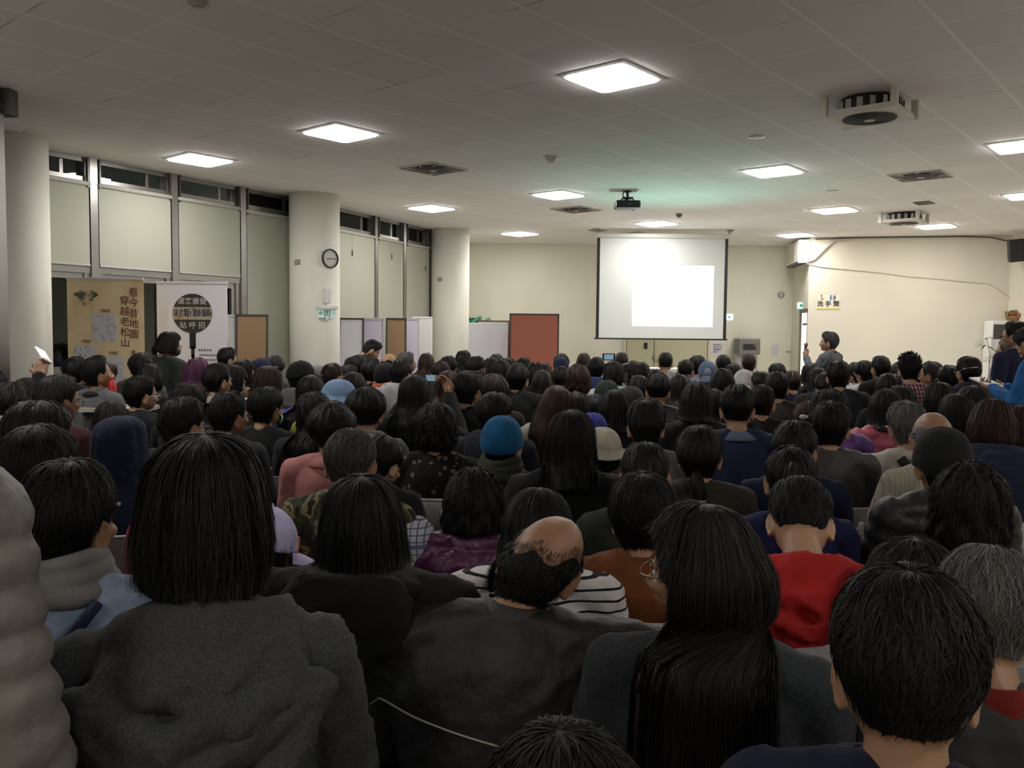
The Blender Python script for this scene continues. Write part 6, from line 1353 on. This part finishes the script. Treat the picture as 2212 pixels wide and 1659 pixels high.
P(1563, 767, 32, 'short', 'blk2', 'person with black hair under the purple-printed notice', Y=10.2, ay=-14)
P(1584, 786, 32, 'thick', 'blk', 'person with spiky black hair left of the white cap', Y=8.9, ay=-5)
P(1618, 765, 29, 'short', 'grey', 'person with reddish-brown hair in front of the water dispenser', Y=10.8, ay=0, hc='red')
P(1561, 796, 48, 'bob', 'olive', 'person in olive-grey coat with black bob left of the white cap', Y=6.9, ay=2, hov=dict(L=.05))
P(1607, 798, 38, 'crop', 'blk2', 'person in white baseball cap worn backward', Y=8.0, ay=0, hat=('capback', (.50, .50, .49)), lodv=1, skin=2)
P(1646, 801, 44, 'thin', 'dbrown', 'person with thinning parted hair right of the white cap', Y=7.7, ay=-15, skin=1)
P(1679, 803, 42, 'short', (.035, .032, .029), 'person in dark brown-grey jacket with bare neck, right of centre', Y=6.8, ay=-4, fit='c')
P(1680, 785, 32, 'thick', 'blk', 'person with black hair left of the lit doorway', Y=9.3, ay=-6)
def clip(put, root, fig): put('hair_clip', box((0, HY - .115, CR - .03), (.012, .008, .05), rotx(.5)), mat('clip_gold', (.5, .4, .25), .4), head=1)
P(1712, 801, 36, 'bun', 'navy', 'person with brown hair pinned by a clip before the doorway', Y=7.9, ay=-2, hc='brown', extra=clip)
P(1646, 831, 48, 'short', 'blk', 'person in black jacket with one ear showing, right of navy sweater', Y=5.5, ay=8, fit='c')
P(1422, 809, 48, 'short', 'blk2', 'person in black leather jacket with centre-parted hair', Y=6.2, ay=0, style='leather', hov=dict(T=(.028, .022, .006), b=116))
P(1416, 798, 34, 'bob', 'blk', 'person with black hair peeking behind the leather jacket', Y=7.8, ay=4)
P(1468, 808, 52, 'long', 'blk', 'person with long black hair right of the leather jacket', Y=6.2, ay=0)
P(1753, 785, 34, 'mid', 'blk2', 'person with black hair left of the speaker\'s elbow', Y=8.6, ay=-10)
P(1768, 794, 40, 'mid', 'dbrown', 'person with dark shoulder hair right of the doorway, half hidden', Y=7.6, ay=-16)
P(1796, 774, 30, 'bowl', 'blk', 'person with black hair directly under the speaker\'s grey jacket', Y=9.6, ay=0)
P(1812, 779, 46, 'thick', (.016, .017, .022), 'person in wide dark navy jacket below the speaker', Y=6.7, ay=-4, fit='c', wide=.12)
P(1786, 805, 44, 'bowl', 'dbrown', 'person with black hair and brown jacket left of the wide navy jacket', Y=6.9, ay=-28)
P(1851, 783, 30, 'bowl', 'lgrey', 'person in light grey top and glasses right of the speaker', Y=9.2, ay=-55, glasses=GLS)
P(1870, 779, 36, 'bowl', 'white', 'person in white top and pale glasses before the cream wall', Y=8.5, ay=-42, glasses=PALE)
P(1904, 769, 38, 'short', 'blk', 'person in black jacket with neat black hair before the cream wall', Y=8.0, ay=-28, fit='c')
P(1946, 783, 30, 'bowl', 'blk2', 'person in glasses peeking left of the spiky hair', Y=8.8, ay=-45, glasses=GLS)
P(1966, 766, 42, 'spiky', 'wine', 'person with spiky black hair in red checked shirt', Y=7.3, ay=-8, style='redplaid', lodv=1)
P(1990, 789, 28, 'bob', 'brown', 'person mostly hidden right of the red checked shirt', Y=8.4, ay=-60)
P(2014, 781, 40, 'short', 'blk2', 'person with greying hair and glasses facing left in dark jacket', Y=7.6, ay=-70, hc=(.05, .046, .044), glasses=GLS, collar=(.3, .3, .28), colst=.035, lodv=1, skin=0)
P(2054, 789, 38, 'bowl', 'blk', 'person in glasses between greying hair and white mask strap', Y=7.5, ay=-60, glasses=GLS)
def strap(put, root, fig): put('mask_strap', tube([(.083, HY - .0, CR - .115), (.07, HY - .075, CR - .075), (0, HY - .118, CR - .062), (-.07, HY - .075, CR - .075), (-.083, HY, CR - .115)], .0035, 6), mat('strap_white', (.7, .7, .7), .6), head=1)
P(2094, 770, 46, 'short', (.022, .022, .045), 'person in navy hooded jacket with white mask strap round the head', Y=6.5, ay=-28, hood=True, extra=strap, lodv=1, fit='c', glasses=GLS)
P(1921, 807, 50, 'thick', 'blk', 'person with wavy black hair between the coral jacket and red checks', Y=6.1, ay=-4)
P(1948, 833, 48, 'bowl', 'navy', 'person in dark navy jacket right above the wavy grey hair', Y=5.6, ay=-6, fit='c')
P(2034, 826, 48, 'bob', 'brown', 'person in brown jacket holding pink paper, facing left', Y=5.9, ay=-38, collar=True, lodv=1)
P(1747, 868, 40, 'lowtail', 'wine', 'person with reddish ponytail and white hair bow', Y=5.4, ay=5, hc='red', extra=lambda put, root, fig: put('hair_bow', join([ell((s * .02, HY - .13, CR - .07), (.022, .012, .016)) for s in (-1, 1)]), mat('bow_white', (.5, .48, .46), .6), head=1))
P(1290, 852, 30, 'bowl', 'blk', 'person with black hair left of the dark green cap', Y=5.9, ay=8)
P(1170, 800, 36, 'mid', 'blk', 'person with long black hair left of the block-striped sweater', Y=7.2, ay=6)
P(1243, 846, 34, 'bob', 'dbrown', 'person with brown hair right of the long straight brown hair', Y=5.6, ay=4, hc='brown')
P(800, 778, 34, 'bowl', 'blk', 'person with black hair right of the clock column, lower of two', Y=8.6, ay=25)
P(5, 795, 40, 'short', 'blk', 'person in black with one arm raised at the left edge', Y=5.9, ay=60, pose='raise', lodv=1, Y_=None) if False else None

# ---- people standing
pS = P(1794, 716, 36, 'thick', (.10, .11, .13), 'speaker in grey jacket talking into a microphone', Y=10.6, ay=-80, stand=True, pose='mic', hc=(.06, .062, .066), lodv=1, group=None, collar=(.035, .035, .04), aby=-62, pt=-3)
P(366, 716, 50, 'mid', (.035, .042, .036), 'standing person in green-grey jacket and dark face mask before the banners', Y=8.0, ay=68, stand=True, pose='stand', mask=(.02, .018, .02), glasses=GLS, lodv=1, group=None, hov=dict(L=.07), fit='c', pt=6)
P(2196, 694, 56, 'short', 'navy', 'standing person in dark vest and glasses by the right edge, facing left', Y=7.3, ay=-70, stand=True, pose='stand', glasses=GLS, lodv=1, group=None, hc='dark')
pD = P(2206, 712, 58, 'short', 'blue', 'standing person in bright blue jacket reading a small white book', Y=6.4, ay=-55, stand=True, pose='book', pt=38, lodv=1, group=None, aby=-60)
P(2178, 734, 40, 'thin', (.42, .42, .50), 'standing person in white striped shirt with grey hair at the right', Y=8.2, ay=-80, stand=True, pose='stand', hc='salt', lodv=1, group=None, style='lines', skin=2)
# the raised arm at the left edge
pR = P(-22, 798, 60, 'short', 'blk', 'person in black raising one arm with a phone at the left edge', Y=5.2, ay=40, pose='raise', lodv=1, skin=1)

CHF_ = mat('chair_frame', (.33, .325, .33), .4)
# ---- keep neighbours from sitting inside one another: slide them along their line of sight, then build everybody
Ys = np.array([c[1]['Y'] for c in CALLS]); Y0 = Ys.copy(); UX = np.array([[(lambda d: d[0] / d[1])(ray(c[0][0], c[0][1]))] for c in CALLS])[:, 0]
fixed = np.array([1.0 if (c[1].get('stand') or y < 1.6) else 0.0 for c, y in zip(CALLS, Ys)])
for it in range(260):
    X = UX * Ys; mv = np.zeros(len(Ys))
    dx, dy = X[:, None] - X[None], Ys[:, None] - Ys[None]; dd = np.hypot(dx / .44, dy / .66); np.fill_diagonal(dd, 9)
    for i, j in zip(*np.where(dd < 1)):
        if i < j:
            sgn = 1 if dy[i, j] > 0 or (dy[i, j] == 0 and i > j) else -1; a = (1 - dd[i, j]) * .08; mv[i] += sgn * a; mv[j] -= sgn * a
    Ys = np.clip(Ys + np.clip(mv, -.06, .06) * (1 - fixed), Y0 * (.93 - .06 * (Y0 > 6)), Y0 * (1.09 + .08 * (Y0 > 6)))
for c, y in zip(CALLS, Ys): c[1]['Y'] = float(y)
RES = [person(*a_, **k_) for a_, k_ in CALLS]
# high-backed plastic chair at the right edge
q = at(2200, 1420, 1.5); t = thing('high_back_chair', 'light grey high-backed plastic chair with a small label plate, right edge', 'chair', (q[0] + .10, 1.5, 0)); HG = mat('plastic_light_grey', (.20, .205, .215), .5, bump=(200, .0006))
mk('backrest', box((0, 0, (q[2] + .50) / 2), (.44, .03, q[2] - .50), None, .014), HG, t, False); mk('seat', box((0, .24, .46), (.44, .46, .04), None, .015), HG, t, False)
lp_ = at(2142, 1442, 1.48); mk('label_plate', box((lp_[0] - q[0] - .10, -.017, lp_[2]), (.035, .003, .018)), mat('label_dark', (.10, .10, .105), .5), t, False)
for sx_ in (-.19, .19):
    for sy_ in (.0, .44): mk('leg', tube([(sx_, sy_, .0), (sx_, sy_, .50 if sy_ == 0 else .45)], .014, 8), CHF_, t)
# ---- things people hold
def slabthing(name, label, cat, pos, size, rot, m, screen=None):
    o = thing(name, label, cat, pos); o.rotation_euler = rot; mk('case', box((0, 0, 0), size, None, .004), m, o, False)
    if screen: mk('screen', box((0, -size[1] / 2 - .001, 0), (size[0] * .74, .001, size[2] * .74)), screen, o, False)
    return o
PHB = mat('phone_black', (.012, .012, .013), .3); PHW = mat('phone_white', (.7, .7, .72), .3)
LIT = mat('phone_screen', (.5, .5, .6), .3, emit=((.75, .72, 1), .35)); LITB = mat('phone_screen_blue', (.3, .5, .7), .3, emit=((.35, .65, 1), .16))
r_, f_ = RES[pA]; q = W(r_, f_, (0, .41, 1.10)); slabthing('phone', 'lit phone held up in front of the brown board', 'phone', q, (.078, .01, .155), (-.5, .25, r_.rotation_euler.z + .75), PHB, LIT)
r_, f_ = RES[pB]; q = W(r_, f_, (.0, .40, 1.27)); slabthing('camera', 'small camera with blue screen held up by the person in black', 'camera', q, (.075, .02, .045), (-.1, 0, r_.rotation_euler.z), mat('camera_silver', (.35, .35, .36), .3, metal=.6), LITB)
q = at(1315, 771, 10.4); slabthing('phone', 'wide black phone filming the screen above the heads', 'phone', q, (.155, .01, .085), (0, 0, 0), PHB, LITB)
tp = at(1350, 800, 8.6); t = thing('camera_tripod', 'black camera on a tripod among the heads below the screen', 'camera tripod', (tp[0], 8.6, 0)); mk('camera_body', box((-.02, 0, tp[2] + .02), (.13, .09, .08), roty(-.3), .01), BLACK, t, False); mk('tripod_head', box((0, 0, tp[2] - .06), (.05, .06, .09)), DKG, t, False)
mk('strap', tube([(-.05, -.05, tp[2] + .04), (-.07, -.05, tp[2] - .05), (-.02, -.06, tp[2] - .14), (.03, -.05, tp[2] - .20)], .009, 6), mat('strap_whitish', (.5, .5, .5), .6), t)
for a_ in (0, 2.1, 4.2): mk('leg', tube([(0, 0, tp[2] - .1), (math.sin(a_) * .35, math.cos(a_) * .35, .01)], .012, 8), DKG, t)
r_, f_ = RES[pR]; q = W(r_, f_, (.165, .24, 1.40)); slabthing('phone', 'white phone held high against the left column', 'phone', q, (.075, .012, .15), (-1.0, .5, 1.1), PHW, LIT)
# microphone
r_, f_ = RES[pS]; q = W(r_, f_, (-.045, .305, 1.07)); t = thing('microphone', 'black handheld microphone at the speaker\'s mouth', 'microphone', q); t.rotation_euler = (0, .12, 0)
mk('handle', tube([(0, 0, -.10), (0, 0, .02), (0, 0, .06)], [.012, .015, .018], 12), BLACK, t); mk('grille', ell((0, 0, .085), (.024, .024, .028)), mat('mic_grille', (.14, .13, .12), .4, metal=.6), t)
r_, f_ = RES[pD]; q = W(r_, f_, (0, .42, .86)); t = thing('book', 'open white-paged book in the hands of the person in blue jacket', 'book', q); t.rotation_euler = (.35, 0, r_.rotation_euler.z); mk('cover', box((0, 0, -.006), (.20, .15, .008)), BLACK, t, False); mk('pages', box((0, 0, .002), (.19, .145, .012)), mat('pages_white', (.72, .72, .74), .5), t, False)
# red bottle on a table corner
bq = at(242, 838, 6.4); t = thing('drink_bottle', 'red labelled drink bottle with white cap beside the white blouse', 'bottle', (bq[0], 6.4, bq[2] - .14)); mk('bottle_body', loft([ering((0, 0, z), a_, a_, 20) for z, a_ in ((0, .030), (.02, .034), (.15, .034), (.185, .026), (.20, .015), (.215, .014))]), mat('bottle_red', (.50, .03, .02), .35), t); mk('bottle_cap', loft([ering((0, 0, z), .017, .017, 16) for z in (.213, .235)]), mat('cap_orange', (.6, .35, .2), .4), t)
ht = bq[2] - .14; t = thing('side_table', 'small table carrying the red drink bottle on the left', 'table', (bq[0] + .05, 6.42, 0)); mk('tabletop', box((0, 0, ht - .015), (.45, .35, .03)), mat('table_cream', (.5, .47, .38), .5), t, False)
for sx_ in (-.2, .2):
    for sy_ in (-.14, .14): mk('leg', tube([(sx_, sy_, 0), (sx_, sy_, ht - .03)], .012, 8), DKG, t)
# paper held at the left edge
q = at(32, 930, 3.1); t = thing('paper_sheet', 'white paper sheet held at the left edge', 'paper', q); t.rotation_euler = (-.95, .1, .35); mk('sheet', box((0, 0, 0), (.15, .002, .15)), PAP, t, False)

# ---- chairs
CH = mat('chair_grey', (.32, .315, .32), .42); CHF = mat('chair_frame', (.33, .325, .33), .4)
def chair_parts():
    P_ = []; x = np.linspace(-.215, .215, 13); yb = -.262 + .045 * (x / .215) ** 2
    rows = []
    for z, e in ((.632, 1), (.645, 0), (.70, 0), (.79, 0), (.803, 1)): 
        rows.append(np.stack([x, yb - (.010 if not e else .002), np.full(13, z) - .022 * (1 - (x / .215) ** 2) * (z < .66)], 1))
    rows2 = [r + np.array([0, .022 if i not in (0, 4) else .008, 0]) for i, r in enumerate(rows)][::-1]; R = np.array(rows + rows2); 
    P_.append(('backrest', (R.reshape(-1, 3), grid_faces(11 - 1, 13)), CH)); 
    P_.append(('backrest_rail', join([tube(np.stack([x, yb + .002, np.full(13, .803)], 1), .009, 8), tube(np.stack([x, yb + .002, .632 - .022 * (1 - (x / .215) ** 2)], 1), .008, 8)]), CHF))
    P_.append(('seat', box((0, .03, .432), (.40, .40, .022), None, .01), CH))
    for s in (-1, 1):
        P_.append(('back_leg', tube([(s * .222, -.215, .825), (s * .222, -.20, .62), (s * .222, -.03, .42), (s * .222, .26, .01)], [(.014, .014)] * 4, 10), CHF))
        P_.append(('leg', tube([(s * .205, .17, .42), (s * .205, -.20, .01)], .012, 8), CHF))
    P_.append(('crossbar', tube([(-.205, -.12, .10), (.205, -.12, .10)], .009, 8), CHF))
    return P_
CHP = [(a_, (b_[0] * np.array([1, 1, 1.03]), b_[1]), c_) for a_, b_, c_ in chair_parts()]; CHD = {}
def chair(x, y, rz, label, simple):
    t = thing('folding_chair', label, 'chair', (x, y, 0), rz, 'grey folding chairs under the audience')
    if simple:
        if 'all' not in CHD: CHD['all'] = mk('chair_work', join([p[1] for p in CHP]), CH, None, False).data; D.objects.remove(D.objects['chair_work'])
        c = D.objects.new('chair_body', CHD['all']); COL.objects.link(c); c.parent = t; return t
    for k, (nm, VT, m) in enumerate(CHP):
        if k not in CHD: o = mk(nm, VT, m, t, nm != 'seat'); CHD[k] = o.data
        else: o = D.objects.new(nm, CHD[k]); COL.objects.link(o); o.parent = t
    return t
for p_ in PEOPLE:
    if not p_['chair']: continue
    r_ = p_['root']; short = p_['label'].replace('person ', 'one ', 1)
    wds = ('grey folding chair under the ' + p_['label']).split()[:16]
    while wds[-1] in ('and', 'with', 'in', 'the', 'of', 'a', 'by', 'behind', 'beside', 'between', 'left', 'right', 'below', 'before', 'over', 'under', 'at', 'its', 'just', 'black', 'white', 'brown', 'dark', 'pale'): wds = wds[:-1]
    c = chair(r_.location.x, r_.location.y, r_.rotation_euler.z, ' '.join(wds), p_['lod'] == 2)
    if p_['sc'] < 1: pass
